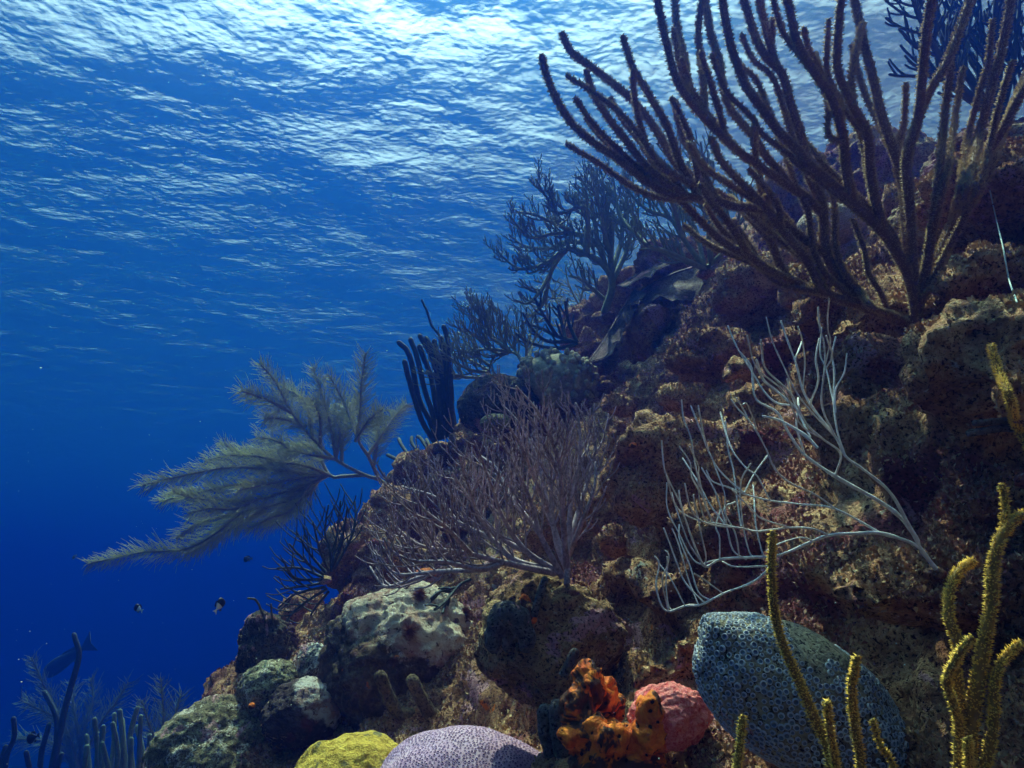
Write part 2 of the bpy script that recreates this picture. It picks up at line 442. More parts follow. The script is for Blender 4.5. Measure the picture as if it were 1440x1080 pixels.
# seabed far below, haze, water surface
def plane_obj(name, z, size, n, mat):
    g = np.linspace(-size, size, n); xx, yy = np.meshgrid(g, g, indexing='ij')
    p = np.stack([xx.ravel(), yy.ravel(), np.full(n * n, z)], 1)
    return p
sbm = MB(); p = plane_obj('', -11, 200, 201, None)
p[:, 2] += 1.2 * fbm(p * 0.12, 3); sbm.add(p, gridfaces(201, 201))
m, nt, b = new_mat('seabed_sand'); co_ = coords(nt, True)
nt.links.new(ramp(nt, noise(nt, co_, 1.5, 6), [(0.35, (0.14, 0.12, 0.09)), (0.65, (0.34, 0.3, 0.23))]), b.inputs['Base Color'])
sb = sbm.build('seabed', [m], origin=(0, 0, 0)); tag(sb, kind='structure')

hz = MB(); s, z0, z1 = 210, -14.5, WATER_Z - 0.35
bx = np.array([[x, y, z] for x in (-s, s) for y in (-s, s) for z in (z0, z1)], float)
hz.add(bx, [[0, 1, 3, 2], [4, 6, 7, 5], [0, 4, 5, 1], [2, 3, 7, 6], [0, 2, 6, 4], [1, 5, 7, 3]])
m = bpy.data.materials.new('blue_water_haze'); m.use_nodes = True; nt = m.node_tree; nt.nodes.clear()
o = nt.nodes.new('ShaderNodeOutputMaterial'); pv = nt.nodes.new('ShaderNodeVolumePrincipled')
pv.inputs['Color'].default_value = (*HAZE_COLOR, 1); pv.inputs['Density'].default_value = HAZE_DENSITY; pv.inputs['Absorption Color'].default_value = (0.0, 0.165, 0.226, 1); pv.inputs['Anisotropy'].default_value = HAZE_ANISO
nt.links.new(pv.outputs[0], o.inputs['Volume'])
hazeo = hz.build('haze', [m], origin=(0, 0, 0), smooth=False); tag(hazeo, kind='stuff')

wm = MB(); p = plane_obj('', WATER_Z, 230, 461, None)
p[:, 2] += 0.10 * pnoise(p * np.array([0.35, 0.5, 1])) + 0.04 * pnoise(p * np.array([0.9, 1.2, 1]) + 9)
wm.add(p, gridfaces(461, 461))
m = bpy.data.materials.new('rippled_water_surface'); m.use_nodes = True; nt = m.node_tree; nt.nodes.clear()
o = nt.nodes.new('ShaderNodeOutputMaterial'); co_ = coords(nt, True)
mp = N(nt, 'ShaderNodeMapping'); mp.inputs['Scale'].default_value = (1.0, 1.2, 1.0); mp.inputs['Rotation'].default_value = (0, 0, rad(-14)); nt.links.new(co_, mp.inputs[0])
wv = mp.outputs[0]
h = math_(nt, 'ADD', math_(nt, 'MULTIPLY', noise(nt, wv, 0.55, 2, 0.5, 0.2), 0.42), math_(nt, 'MULTIPLY', noise(nt, wv, 2.3, 3, 0.58, 0.15), 0.11))
h = math_(nt, 'ADD', h, math_(nt, 'MULTIPLY', noise(nt, wv, 10.0, 3, 0.6, 0.2), 0.014))
bp = N(nt, 'ShaderNodeBump', Strength=1.0, Distance=1.0); nt.links.new(h, bp.inputs['Height'])
ge = N(nt, 'ShaderNodeNewGeometry'); dp_ = N(nt, 'ShaderNodeVectorMath', _operation='DOT_PRODUCT')
nt.links.new(ge.outputs['Incoming'], dp_.inputs[0]); nt.links.new(bp.outputs[0], dp_.inputs[1])
fac = smooth(nt, math_(nt, 'ABSOLUTE', dp_.outputs['Value']), 0.50, 0.99)       # rough interface: total reflection gives way softly to transmission
tr = N(nt, 'ShaderNodeBsdfTransparent'); tr.inputs[0].default_value = (0.76, 1.0, 0.84, 1)
gl = N(nt, 'ShaderNodeBsdfGlossy'); gl.inputs['Roughness'].default_value = 0.25; gl.inputs[0].default_value = (0.9, 0.95, 1, 1)
nt.links.new(bp.outputs[0], gl.inputs['Normal'])
ms = N(nt, 'ShaderNodeMixShader'); nt.links.new(fac, ms.inputs[0]); nt.links.new(gl.outputs[0], ms.inputs[1]); nt.links.new(tr.outputs[0], ms.inputs[2])
tl = N(nt, 'ShaderNodeBsdfTranslucent'); tl.inputs[0].default_value = (0.04, 0.44, 0.85, 1)
m2 = N(nt, 'ShaderNodeMixShader'); m2.inputs[0].default_value = 0.06; nt.links.new(ms.outputs[0], m2.inputs[1]); nt.links.new(tl.outputs[0], m2.inputs[2])
rf = N(nt, 'ShaderNodeBsdfRefraction', IOR=1.33, Roughness=0.42); rf.inputs[0].default_value = (0.35, 0.98, 1.0, 1)   # unresolved ripples scatter the sun into a broad glow
m3 = N(nt, 'ShaderNodeMixShader'); m3.inputs[0].default_value = 0.26; nt.links.new(m2.outputs[0], m3.inputs[1]); nt.links.new(rf.outputs[0], m3.inputs[2])
nt.links.new(m3.outputs[0], o.inputs[0])
water = wm.build('water', [m], origin=(0, 0, 0)); tag(water, kind='structure')
#MORE
# ------------------------------------------------------------------ rocks and coral heads (things)
def blob_mesh(px, py, d, rx, ry, deep, rot, seed, amp, freq, sub=5, fine=0.02, squash=None):
    bm = bmesh.new(); bmesh.ops.create_icosphere(bm, subdivisions=sub, radius=1)
    s = np.array([x.co[:] for x in bm.verts]); ff = np.array([[y.index for y in x.verts] for x in bm.faces]); bm.free()
    off = seed * 7.31
    s = s * (1 + amp * fbm(s * freq + off, 4, 0.55) + fine * fbm(s * freq * 7 + off, 3, 0.6))[:, None]
    a, b = rx / FPX * d, ry / FPX * d
    c, sn = math.cos(rad(rot)), math.sin(rad(rot))
    ax, ay = CR * c + CU * sn, -CR * sn + CU * c
    return P(px, py, d) + s[:, :1] * a * ax + s[:, 1:2] * b * ay + s[:, 2:] * deep * 0.5 * (a + b) * CF, ff
def rock(name, label, cat, mat, px, py, d, rx, ry, deep=0.9, rot=0, seed=1, amp=0.28, freq=1.3, sub=6, fine=0.03, group=None, bv=True):
    v, f = blob_mesh(px, py, d, rx, ry, deep, rot, seed, amp, freq, sub, fine)
    mb = MB(); mb.add(v, f); o = mb.build(name, mat, origin=P(px, py, d)); tag(o, label, cat, group)
    if bv: BV.append(BVHTree.FromPolygons(v.tolist(), f.tolist())); ROCKS.append((v, f))
    return o
ROCKS = []
def blobs(name, label, cat, mat, spheres, voxel, disp=0.0, dfreq=30, parent=None):
    mb = MB()
    bm = bmesh.new(); bmesh.ops.create_icosphere(bm, subdivisions=3, radius=1)
    s = np.array([x.co[:] for x in bm.verts]); ff = np.array([[y.index for y in x.verts] for x in bm.faces]); bm.free()
    for q in spheres:
        px, py, r, d = q[:4]; ry = q[4] if len(q) > 4 else r; rz = q[5] if len(q) > 5 else 0.5 * (r + ry)
        k = d / FPX
        mb.add(P(px, py, d) + s[:, :1] * r * k * CR + s[:, 1:2] * ry * k * CU + s[:, 2:] * rz * k * CF, ff)
    org = mb.v[0].mean(0)
    tmp = mb.build('tmp', mat, origin=(0, 0, 0))
    md = tmp.modifiers.new('r', 'REMESH'); md.mode = 'VOXEL'; md.voxel_size = voxel
    sm = tmp.modifiers.new('s', 'SMOOTH'); sm.iterations = 3
    dg = bpy.context.evaluated_depsgraph_get(); me = bpy.data.meshes.new_from_object(tmp.evaluated_get(dg))
    bpy.data.objects.remove(tmp)
    n = len(me.vertices); co = np.empty(n * 3, np.float32); me.vertices.foreach_get('co', co); co = co.reshape(-1, 3).astype(float)
    no = np.empty(n * 3, np.float32); me.vertices.foreach_get('normal', no); no = no.reshape(-1, 3).astype(float)
    fl = np.empty(len(me.loops), np.int32); me.loops.foreach_get('vertex_index', fl); fq = fl.reshape(-1, 4)
    co = co + no * (disp * fbm(co * dfreq, 4, 0.6))[:, None]
    mb = MB(); mb.add(co, fq); o = mb.build(name, mat, parent=parent, origin=org if parent is None else None)
    if parent is None: tag(o, label, cat)
    BV.append(BVHTree.FromPolygons(co.tolist(), fq.tolist()))
    return o

M['cream_top'] = patch_mat('cream_crusted_boulder', ((0.05, 0.03, 0.025), (0.14, 0.08, 0.055), (0.32, 0.23, 0.14)), (0.70, 0.53, 0.40), tuple(CU * 1.0 + CR * 0.25 - CF * 0.1), -0.080, 0.2)
M['white_patch'] = patch_mat('dark_boulder_white_crust', ((0.035, 0.022, 0.022), (0.085, 0.05, 0.05), (0.15, 0.10, 0.08)), (0.72, 0.60, 0.52), tuple(CU * 0.8 + CR * 0.75), -0.045, 0.10)
M['pale_chunk'] = reef_mat('speckled_pale_rock', (0.08, 0.08, 0.07), (0.3, 0.25, 0.2), (0.6, 0.52, 0.43), maroon=(0.2, 0.16, 0.13), pale=(0.68, 0.60, 0.5), pale_amt=0.55)

rock('boulder', 'brown boulder with a cream crust over its top, below the mauve bushy coral', 'boulder', M['cream_top'], 572, 928, 1.95, 112, 100, .9, -8, 3, amp=.22, fine=0.06)
rock('boulder', 'shaggy brown boulder with an orange sponge stuck to its top', 'boulder', M['rock_brown'], 772, 898, 1.34, 100, 90, .9, -12, 8, fine=0.05)
rock('boulder', 'dark maroon boulder with a white patch on its right shoulder', 'boulder', M['white_patch'], 425, 1003, 1.9, 56, 46, .9, 10, 12, amp=.18)
rock('boulder', 'grey green boulder wedged behind the dark boulder with the white patch', 'boulder', M['rock_green'], 378, 972, 2.0, 44, 40, .9, 20, 15, amp=.2)
rock('boulder', 'wide greenish boulder at the bottom left, nearest the open blue water', 'boulder', M['rock_green'], 302, 1075, 1.95, 98, 88, .9, 15, 21, amp=.2)
rock('rock', 'pale speckled rock chunk leaning on the left side of the cream topped boulder', 'rock', M['pale_chunk'], 440, 938, 2.08, 27, 34, .9, -20, 24, amp=.3)
rock('rock', 'dark upright rock outcrop with a curled whip on top, against open water', 'rock', M['rock_dark'], 376, 912, 2.28, 38, 48, .9, 0, 27, amp=.35, fine=0.07)
rock('boulder', 'smooth dark rounded boulder overhanging open water below the olive gorgonian', 'boulder', M['rock_dark'], 700, 568, 2.95, 56, 43, .9, 12, 31, amp=.16)

for lb, px, py, rx, ry, dp_, rt_ in [('broad tan ledge of rock behind the right side of the tall sea rods', 1412, 305, 135, 52, 1.4, -4), ('pale tan slab of rock at the right edge, the uppermost ledge', 1420, 228, 100, 36, 1.6, -8)]:
    d = (base_hit(px, py + ry * .6) or 2.2) * 1.12
    rock('rock_ledge', lb, 'rock', M['rock_tan'], px, py, d, rx, ry, dp_, rt_, 70 + rx, amp=.25, fine=.05)
# brain-like and smooth corals
def cell_mat(name, ridge, pit, scale, depth, tint=None, tscale=6):
    m, nt, b = new_mat(name); co = coords(nt)
    vo = N(nt, 'ShaderNodeTexVoronoi', Scale=scale, Randomness=0.75); nt.links.new(co, vo.inputs['Vector'])
    dst = vo.outputs['Distance']
    col = ramp(nt, dst, [(0.10, pit), (0.32, pit), (0.46, ridge), (0.62, tuple(0.55 * c for c in ridge))])
    if tint:
        col = mix(nt, smooth(nt, noise(nt, co, tscale, 4, 0.6, .4), 0.5, 0.62), col, mix(nt, 0.6, col, tint))
    nt.links.new(col, b.inputs['Base Color'])
    h = ramp(nt, dst, [(0.0, (0.25,) * 3), (0.2, (0.05,) * 3), (0.42, (1,) * 3), (0.7, (0.35,) * 3)])
    hn = math_(nt, 'ADD', h, math_(nt, 'MULTIPLY', noise(nt, co, scale * 3, 3, .6), .35))
    bump(nt, b, hn, depth); b.inputs['Roughness'].default_value = 0.75
    return m
M['star'] = cell_mat('blue_grey_star_coral', (0.40, 0.48, 0.56), (0.05, 0.07, 0.13), 92, 0.006, (0.35, 0.30, 0.12), 5)
M['star_skin'] = reef_mat('blue_grey_coral_skin', (0.10, 0.08, 0.07), (0.25, 0.20, 0.15), (0.42, 0.35, 0.22), maroon=(.14, .12, .06), pale_amt=.75)
M['star_cup'] = branch_mat('pale_blue_coral_cups', (0.20, 0.22, 0.28), (0.54, 0.53, 0.54), 70)
M['star_pit'] = branch_mat('dark_coral_cup_floor', (0.10, 0.12, 0.17), (0.20, 0.22, 0.27), 70)
M['purple_cup'] = branch_mat('mauve_coral_rims', (0.34, 0.17, 0.32), (0.58, 0.36, 0.46), 60)
M['purple_pit'] = branch_mat('purple_coral_dimples', (0.09, 0.05, 0.14), (0.18, 0.10, 0.22), 60)
def cups(name, label, cat, mats, px, py, d, rx, ry, deep, rot, seed, amp, n, size, rim, warp=0.0, bare_at=.42):
    off = seed * 7.31; sub = 5
    bm = bmesh.new(); bmesh.ops.create_icosphere(bm, subdivisions=sub, radius=1)
    s = np.array([x.co[:] for x in bm.verts]); ff = np.array([[y.index for y in x.verts] for x in bm.faces]); bm.free()
    a, b = rx / FPX * d, ry / FPX * d; c_, sn = math.cos(rad(rot)), math.sin(rad(rot)); ax, ay = CR * c_ + CU * sn, -CR * sn + CU * c_
    def mp_(q):
        q = q * (1 + amp * fbm(q * 1.1 + off, 3, .5))[:, None]
        q = q + np.stack([-warp * np.abs(q[:, 1]) * (q[:, 1] > 0), 0 * q[:, 1], 0 * q[:, 1]], 1)
        return P(px, py, d) + q[:, :1] * a * ax + q[:, 1:2] * b * ay + q[:, 2:] * deep * .5 * (a + b) * CF
    mb = MB(); mb.add(mp_(s), ff, 0)
    BV.append(BVHTree.FromPolygons(mp_(s).tolist(), ff.tolist()))
    # evenly spread cup centres: blue noise over the ellipsoid's own area
    rg = np.random.default_rng(seed); cand = rg.normal(size=(n * 14, 3)); cand /= np.linalg.norm(cand, axis=1)[:, None]
    bare = (pnoise(cand * 1.9 + off) > bare_at) | ((bare_at < 1) & (cand[:, 1] > .72 + .5 * pnoise(cand * 3 + off)) & (np.abs(cand[:, 0] + .05) < .3)); pw = mp_(cand); keepi = []; cell = {}; md = size * 1.72
    for i, p in enumerate(pw):
        if cand[i, 2] > .75 or bare[i]: continue
        k = tuple((p / md).astype(int)); okk = True
        for dx in (-1, 0, 1):
            for dy in (-1, 0, 1):
                for dz in (-1, 0, 1):
                    for q in cell.get((k[0] + dx, k[1] + dy, k[2] + dz), ()):
                        if ((pw[q] - p) ** 2).sum() < md * md: okk = False
        if okk: keepi.append(i); cell.setdefault(k, []).append(i)
    e = 1e-3; q = cand[keepi]; t1 = np.cross(q, [.3, .2, .9]); t1 /= np.linalg.norm(t1, axis=1)[:, None]; t2 = np.cross(q, t1)
    p0 = mp_(q); d1 = mp_(q + e * t1) - p0; d2 = mp_(q + e * t2) - p0; nn = np.cross(d1, d2); nn /= np.linalg.norm(nn, axis=1)[:, None]
    nn *= np.sign((nn * (p0 - P(px, py, d))).sum(1))[:, None]
    d1 /= np.linalg.norm(d1, axis=1)[:, None]; d2 = np.cross(nn, d1)
    prof = [(1.0, -.25), (.80, rim), (.58, rim * .9), (.42, .02), (.0, .05)]; m = 9; an = np.linspace(0, 2 * math.pi, m, endpoint=False)
    for i in range(len(q)):
        sz = size * rg.uniform(.72, 1.2)
        ring = np.concatenate([p0[i] + (np.cos(an)[:, None] * d1[i] + np.sin(an)[:, None] * d2[i]) * r * sz + nn[i] * h * sz for r, h in prof[:4]] + [(p0[i] + nn[i] * prof[4][1] * sz)[None]])
        I = np.arange(3)[:, None] * m; j = np.arange(m)[None]; k = (j + 1) % m
        f4 = np.stack([I + j, I + k, I + m + k, I + m + j], -1)
        n0 = mb.n; mb.add(ring, f4[:2].reshape(-1, 4), 1)
        mb.f.append(f4[2].reshape(-1, 4) + n0); mb.m.append(np.full(m, 2))
        mb.f.append(np.stack([3 * m + j[0], 3 * m + k[0], np.full(m, 4 * m)], 1) + n0); mb.m.append(np.full(m, 2))
    o = mb.build(name, mats, origin=P(px, py, d)); tag(o, label, cat); return o
M['purple'] = cell_mat('purple_dimpled_coral', (0.50, 0.36, 0.46), (0.17, 0.10, 0.22), 150, 0.003, (0.5, 0.36, 0.30), 9)
M['pink'] = cell_mat('tan_pink_brain_coral', (0.42, 0.28, 0.22), (0.25, 0.15, 0.12), 130, 0.003)
M['brain'] = cell_mat('olive_brain_coral', (0.30, 0.22, 0.10), (0.12, 0.08, 0.05), 70, 0.005)
def grooved(name, c1, c2, scale, depth, spots=None):
    m, nt, b = new_mat(name); co = coords(nt)
    n = noise(nt, co, scale, 5, 0.65, 1.0); n2 = noise(nt, co, scale * 4, 3, .6)
    col = ramp(nt, math_(nt, 'ADD', math_(nt, 'MULTIPLY', n, .6), math_(nt, 'MULTIPLY', n2, .4)), [(0.40, c1), (0.56, c2)])
    if spots:
        sm = smooth(nt, noise(nt, co, scale * .35, 3, .6), .60, .66); col = mix(nt, sm, col, spots)
    nt.links.new(col, b.inputs['Base Color']); bump(nt, b, math_(nt, 'ADD', n, math_(nt, 'MULTIPLY', n2, .5)), depth)
    return m
M['yellow'] = grooved('yellow_mustard_coral', (0.36, 0.21, 0.025), (0.68, 0.44, 0.07), 70, 0.010, (0.20, 0.15, 0.06))
M['red'] = grooved('red_encrusting_coral', (0.75, 0.08, 0.08), (0.95, 0.30, 0.26), 120, 0.004)

def holes_mat(name, c1, c2, hole, scale):
    m, nt, b = new_mat(name); co = coords(nt)
    n = noise(nt, co, 45, 5, 0.7, .6); n2 = noise(nt, co, 16, 4, .65, .5)
    col = ramp(nt, n, [(0.38, c1), (0.6, c2)])
    col = mix(nt, smooth(nt, n2, 0.48, 0.53), col, (0.10, 0.035, 0.02))
    vo = N(nt, 'ShaderNodeTexVoronoi', Scale=scale); nt.links.new(co, vo.inputs['Vector'])
    hm = smooth(nt, math_(nt, 'ADD', vo.outputs['Distance'], math_(nt, 'MULTIPLY', n, .25)), 0.36, 0.27)
    col = mix(nt, hm, col, hole)
    nt.links.new(col, b.inputs['Base Color'])
    h = math_(nt, 'SUBTRACT', math_(nt, 'ADD', n, math_(nt, 'MULTIPLY', n2, 1.5)), hm); bump(nt, b, h, 0.006)
    b.inputs['Roughness'].default_value = 0.7
    return m
M['orange'] = holes_mat('orange_sponge_skin', (0.56, 0.07, 0.008), (0.88, 0.22, 0.02), (0.03, 0.01, 0.008), 75)

cups('dome_coral', 'purple dimpled coral mound at the bottom edge of the photo', 'coral', [M['purple_cup'], M['purple_cup'], M['purple_pit']], 662, 1124, 1.32, 140, 88, .9, -8, 41, .10, 11000, .0031, .22, bare_at=9)
rock('dome_coral', 'mustard yellow coral mound at the bottom edge, left of the purple one', 'coral', M['yellow'], 492, 1116, 1.42, 100, 76, .9, 6, 44, amp=.16, freq=1.5, fine=0.012)
rock('crust_coral', 'bright red coral lump between the orange sponge and the blue star coral', 'coral', M['red'], 940, 1008, .955, 56, 44, .8, 8, 47, amp=.24, freq=1.6, fine=0.012)
cups('star_coral', 'large blue grey star coral mound covered in round cups, behind yellow rods', 'coral', [M['star_skin'], M['star_cup'], M['star_pit']], 1136, 992, .80, 170, 90, .75, -30, 52, .14, 7000, .0035, .42, .22)
d = hit(1165, 335, 2.6)
rock('brain_coral', 'smooth tan pink round coral behind the tall sea rods', 'coral', M['pink'], 1168, 322, d * .97, 46, 36, .9, 4, 55, amp=.06, fine=0.0)
rock('brain_coral', 'little olive coral cap in front of the smooth dark boulder', 'coral', M['brain'], 696, 594, 2.78, 22, 13, .9, 5, 58, amp=.08, fine=0.0, sub=5)

# knobby finger coral: a dome of little knobs, one colony
kn = MB(); rk = np.random.default_rng(5)
bm = bmesh.new(); bmesh.ops.create_icosphere(bm, subdivisions=2, radius=1)
sv = np.array([x.co[:] for x in bm.verts]); sf_ = np.array([[y.index for y in x.verts] for x in bm.faces]); bm.free()
cv, cf = blob_mesh(785, 535, 3.0, 50, 38, .9, -5, 61, .12, 1.3, 4)
kn.add(cv, cf)
for k in range(330):
    p = cv[rk.integers(len(cv))]; q = p + (p - P(785, 535, 3.0)) * rk.uniform(0.03, .16)
    if (p - P(785, 535, 3.0)) @ CU < -0.06 or (p - P(785, 535, 3.0)) @ CF > 0.08: continue
    r = rk.uniform(.009, .015); kn.add(q + sv * r * np.array([1, 1, 1.2]), sf_)
M['knob'] = branch_mat('pale_knobby_coral', (0.18, 0.15, 0.09), (0.50, 0.42, 0.28), 90)
tag(kn.build('finger_coral', M['knob'], origin=P(785, 535, 3.0)), 'knobby pale finger coral clump beside the smooth dark boulder', 'coral')

# sponges
osp = blobs('cup_sponge', 'orange cup shaped sponge with dark holes and a hollow middle', 'sponge', M['orange'],
      [(826, 962, 24, 1.000, 32), (812, 998, 26, 0.984, 32), (845, 980, 26, 1.024, 28), (862, 995, 18, 1.056, 22), (808, 1038, 20, 0.960), (838, 1030, 22, 0.944),
       (868, 1062, 58, 0.960, 40), (915, 1000, 20, 0.928, 24), (912, 1035, 22, 0.928, 34), (890, 1042, 22, 0.936), (858, 1036, 24, 0.928, 18), (900, 1075, 34, 0.944, 50), (838, 1075, 36, 0.960, 45)], 0.004, 0.011, 48)
blobs('grey_sponge', 'dark grey lumpy sponge on the front of the shaggy brown boulder', 'sponge', M['sponge_grey'],
      [(702, 872, 17, 1.224, 24), (716, 862, 17, 1.224, 18), (732, 874, 16, 1.224, 22), (740, 896, 14, 1.224, 24), (694, 898, 13, 1.224, 22), (718, 890, 16, 1.269, 30)], 0.005, 0.004, 40)
blobs('crust_sponge', 'bright orange sponge knob on top of the shaggy brown boulder', 'sponge', M['orange'],
      [(738, 846, 9, 1.274, 10), (745, 856, 9, 1.260), (741, 866, 8, 1.251), (749, 870, 7, 1.251), (734, 838, 6, 1.288)], 0.003, 0.003, 70)
def fingers(name, label, cat, mat, curves, wob=0.1, partname='finger', group=None):
    b0 = curves[0][0]; root = empty(name, P(b0[0], b0[1], curves[0][2]), label, cat, group)
    rg = np.random.default_rng(int(abs(b0[0] * 13 + b0[1])))
    for pts, rpx, d in [(np.array(c[0:1]) if False else c[3] if len(c) > 3 else None, c[1], c[2]) for c in []]: pass
    for c in curves:
        base, rpx, d, pl = c
        p3 = catmull(np.array([[x, y, d] for x, y in pl], float), 4)
        w3 = np.stack([P(*q) for q in p3]); n = len(w3)
        rr = rpx * d / FPX * (1 + wob * pnoise(np.stack([np.arange(n) * .35, np.full(n, rg.uniform(0, 50)), np.zeros(n)], 1)) * 2)
        mb = MB(); tube(mb, w3, rr, 10); mb.build(partname, mat, root)
    return root
fingers('antler_sponge', 'brown two horned tube sponge standing in front of the cream topped boulder', 'sponge', M['sponge_brown'],
        [((612, 1030), 9.5, 1.72, [(625, 1040), (606, 1016), (585, 1007), (562, 1003), (548, 984), (535, 952)]), ((606, 1012), 10, 1.70, [(612, 1022), (602, 1000), (592, 982), (580, 958)])])
fingers('finger_sponge', 'pair of stubby dark grey sponge fingers left of the orange cup sponge', 'sponge', M['sponge_grey'],
        [((770, 1050), 11, 1.13, [(776, 1060), (768, 1030), (766, 1000)]), ((785, 1050), 13, 1.11, [(792, 1060), (786, 1025), (784, 996)])])
fingers('finger_sponge', 'thin grey upright sponge finger on top of the shaggy brown boulder', 'sponge', M['sponge_grey'], [((752, 858), 5.5, 1.25, [(750, 866), (758, 840), (766, 815)])], partname='finger')
fingers('finger_sponge', 'small slanting blue grey sponge finger just above the orange cup sponge', 'sponge', M['sponge_grey'], [((796, 943), 7, 1.11, [(792, 950), (798, 938), (808, 918)])], partname='finger')
fingers('finger_sponge', 'two thin grey sponge fingers lying sideways at the right edge', 'sponge', M['sponge_grey'],
        [((1440, 596), 5, .78, [(1450, 602), (1420, 592), (1372, 595)]), ((1440, 606), 5.5, .78, [(1450, 610), (1415, 602), (1364, 609)])], partname='finger')
def tuft_ball(label, px, py, r, mat):
    d = hit(px, py, 2.0) * .995; rg = np.random.default_rng(int(px)); mb = MB(); c = P(px, py, d); R = r * d / FPX
    n = 420; dr = rg.normal(size=(n, 3)); dr /= np.linalg.norm(dr, axis=1)[:, None]
    tgt = np.cross(dr, rg.normal(size=(n, 3))); tgt /= np.linalg.norm(tgt, axis=1)[:, None]
    L = R * rg.uniform(.7, 1.15, n)[:, None]; W = R * .05
    v = np.stack([c + dr * R * .1 + tgt * W, c + dr * R * .1 - tgt * W, c + dr * L + tgt * W * .4 + rg.normal(size=(n, 3)) * R * .1], 1).reshape(-1, 3)
    mb.add(v, np.arange(n * 3).reshape(-1, 3)); tag(mb.build('algae_tuft', mat, origin=c), label, 'algae')
M['tuft'] = branch_mat('red_brown_algae', (0.16, 0.06, 0.05), (0.34, 0.16, 0.12), 90)
tuft_ball('upper reddish algae puff on the cream crust of the boulder', 590, 836, 13, M['tuft'])
tuft_ball('lower reddish algae puff, in the middle of the cream topped boulder', 576, 886, 14, M['tuft'])
tuft_ball('reddish algae puff at the right rim of the cream crust', 655, 862, 13, M['tuft'])
blobs('crust_sponge', 'flat orange sponge under the left limbs of the mauve bushy coral', 'sponge', M['orange'], [(600, 806, 16, hit(600, 812, 2.2) * .985, 7), (588, 809, 10, hit(588, 813, 2.2) * .985, 5)], .005, .004, 40)
blobs('crust_sponge', 'tiny orange sponge dot on the tan slope, left of the white whips', 'sponge', M['orange'], [(890, 626, 6, hit(890, 626, 2.5) * .995, 5)], .004, .002, 60)
blobs('crust_sponge', 'orange sponge speck at the foot of the grey green boulder', 'sponge', M['orange'], [(354, 993, 5, hit(354, 996, 2.2) * .985, 5)], .003, .001, 60)

# folded plate coral on the ridge
def plate(name, mat, parent, top, low, d, seed, th=0.02, wave=0.045):
    t = catmull(np.array([[x, y, d] for x, y in top], float), 5); l = catmull(np.array([[x, y, d] for x, y in low], float), 5)
    n = 40; rs = lambda a: np.stack([np.interp(np.linspace(0, 1, n), np.linspace(0, 1, len(a)), a[:, k]) for k in range(3)], 1)
    t, l = rs(t), rs(l); m = 14; g = np.linspace(0, 1, m)[:, None, None]
    pg = (t[None] * (1 - g) + l[None] * g).reshape(-1, 3)
    w3 = np.stack([P(*q) for q in pg])
    gg = np.repeat(np.linspace(0, 1, m), n)
    off = wave * 2.2 * pnoise(w3 * 11 + seed) * (0.3 + gg) - 0.10 * gg - 0.06 * gg ** 3           # the rim leans out towards the viewer
    w3 = w3 + CF * off[:, None] + CU * (wave * gg * pnoise(w3 * 24 + seed))[:, None]
    mb = MB(); f = gridfaces(m, n); k = m * n
    back = w3 + CF * th + CU * th * .3
    mb.add(np.vstack([w3, back]), np.vstack([f, f[:, ::-1] + k]))
    idx = np.arange(k).reshape(m, n); loop = np.concatenate([idx[:, 0], idx[-1, 1:], idx[-2::-1, -1], idx[0, -2:0:-1]]); l2 = np.roll(loop, -1)
    mb.f.append(np.stack([loop, l2, l2 + k, loop + k], -1)); mb.m.append(np.zeros(len(loop), int))
    return mb.build(name, mat, parent)
M['plate'] = reef_mat('folded_plate_coral', (0.06, 0.04, 0.04), (0.15, 0.10, 0.09), (0.30, 0.22, 0.19), maroon=(0.2, 0.12, 0.12), pale_amt=.7)
dp = hit(930, 420, 3.0)
pr = empty('plate_coral', P(940, 410, dp), 'folded thin plate coral draped over the ridge beneath the fine bush', 'coral')
plate('plate', M['plate'], pr, [(985, 372), (945, 385), (905, 408), (880, 432)], [(978, 405), (962, 424), (930, 430), (893, 432), (880, 436)], dp * .90, 1)
plate('plate', M['plate'], pr, [(935, 368), (900, 385), (868, 402)], [(928, 382), (905, 396), (872, 410)], dp * .93, 5)
plate('plate', M['plate'], pr, [(892, 408), (872, 440), (850, 478), (828, 508)], [(898, 420), (884, 446), (862, 486), (838, 512)], dp * .90, 9)

# ------------------------------------------------------------------ gorgonians: traced limbs with their own depth
class Colony:
    """limbs in photo pixels base->tip; each limb leaves its parent where it starts and gets a depth of its own"""
    def __init__(s, name, label, cat, px, py, d, seed, margin=0.04, group=None):
        s.rng = np.random.default_rng(seed); s.d0 = d; s.base = (px, py); s.samples = [(px, py, d)]; s.margin = margin
        s.root = empty(name, P(px, py, d), label, cat, group)
    def path(s, pts, dev, step=5, dend=None, clamp=True):
        pts = np.array(pts, float)
        S = np.array(s.samples); dd = np.hypot(S[:, 0] - pts[0, 0], S[:, 1] - pts[0, 1]); i = dd.argmin()
        ds = S[i, 2]
        sg = np.concatenate([[0], np.cumsum(np.hypot(*np.diff(pts, axis=0).T))]); sg /= sg[-1]
        de = dend if dend is not None else ds + s.rng.uniform(-dev, dev)
        mid = s.rng.uniform(-.25, .25) * dev
        dv = ds + (de - ds) * sg ** 1.2 + mid * np.sin(sg * math.pi)
        if clamp:
            for k in range(1, len(pts)):
                h = hit(pts[k, 0], pts[k, 1])
                if h is not None: dv[k] = min(dv[k], h - s.margin * min(1, sg[k] * 3))
        c = catmull(np.column_stack([pts, dv]), step)
        s.samples += [tuple(q) for q in c]
        w = np.stack([P(*q) for q in c])
        jit = min(0.004, 0.0016 * s.d0)
        w = w + jit * np.stack([pnoise(w * 22 + k * 31) for k in range(3)], 1) * np.linspace(0, 1, len(w))[:, None]
        return w, c[:, 2]

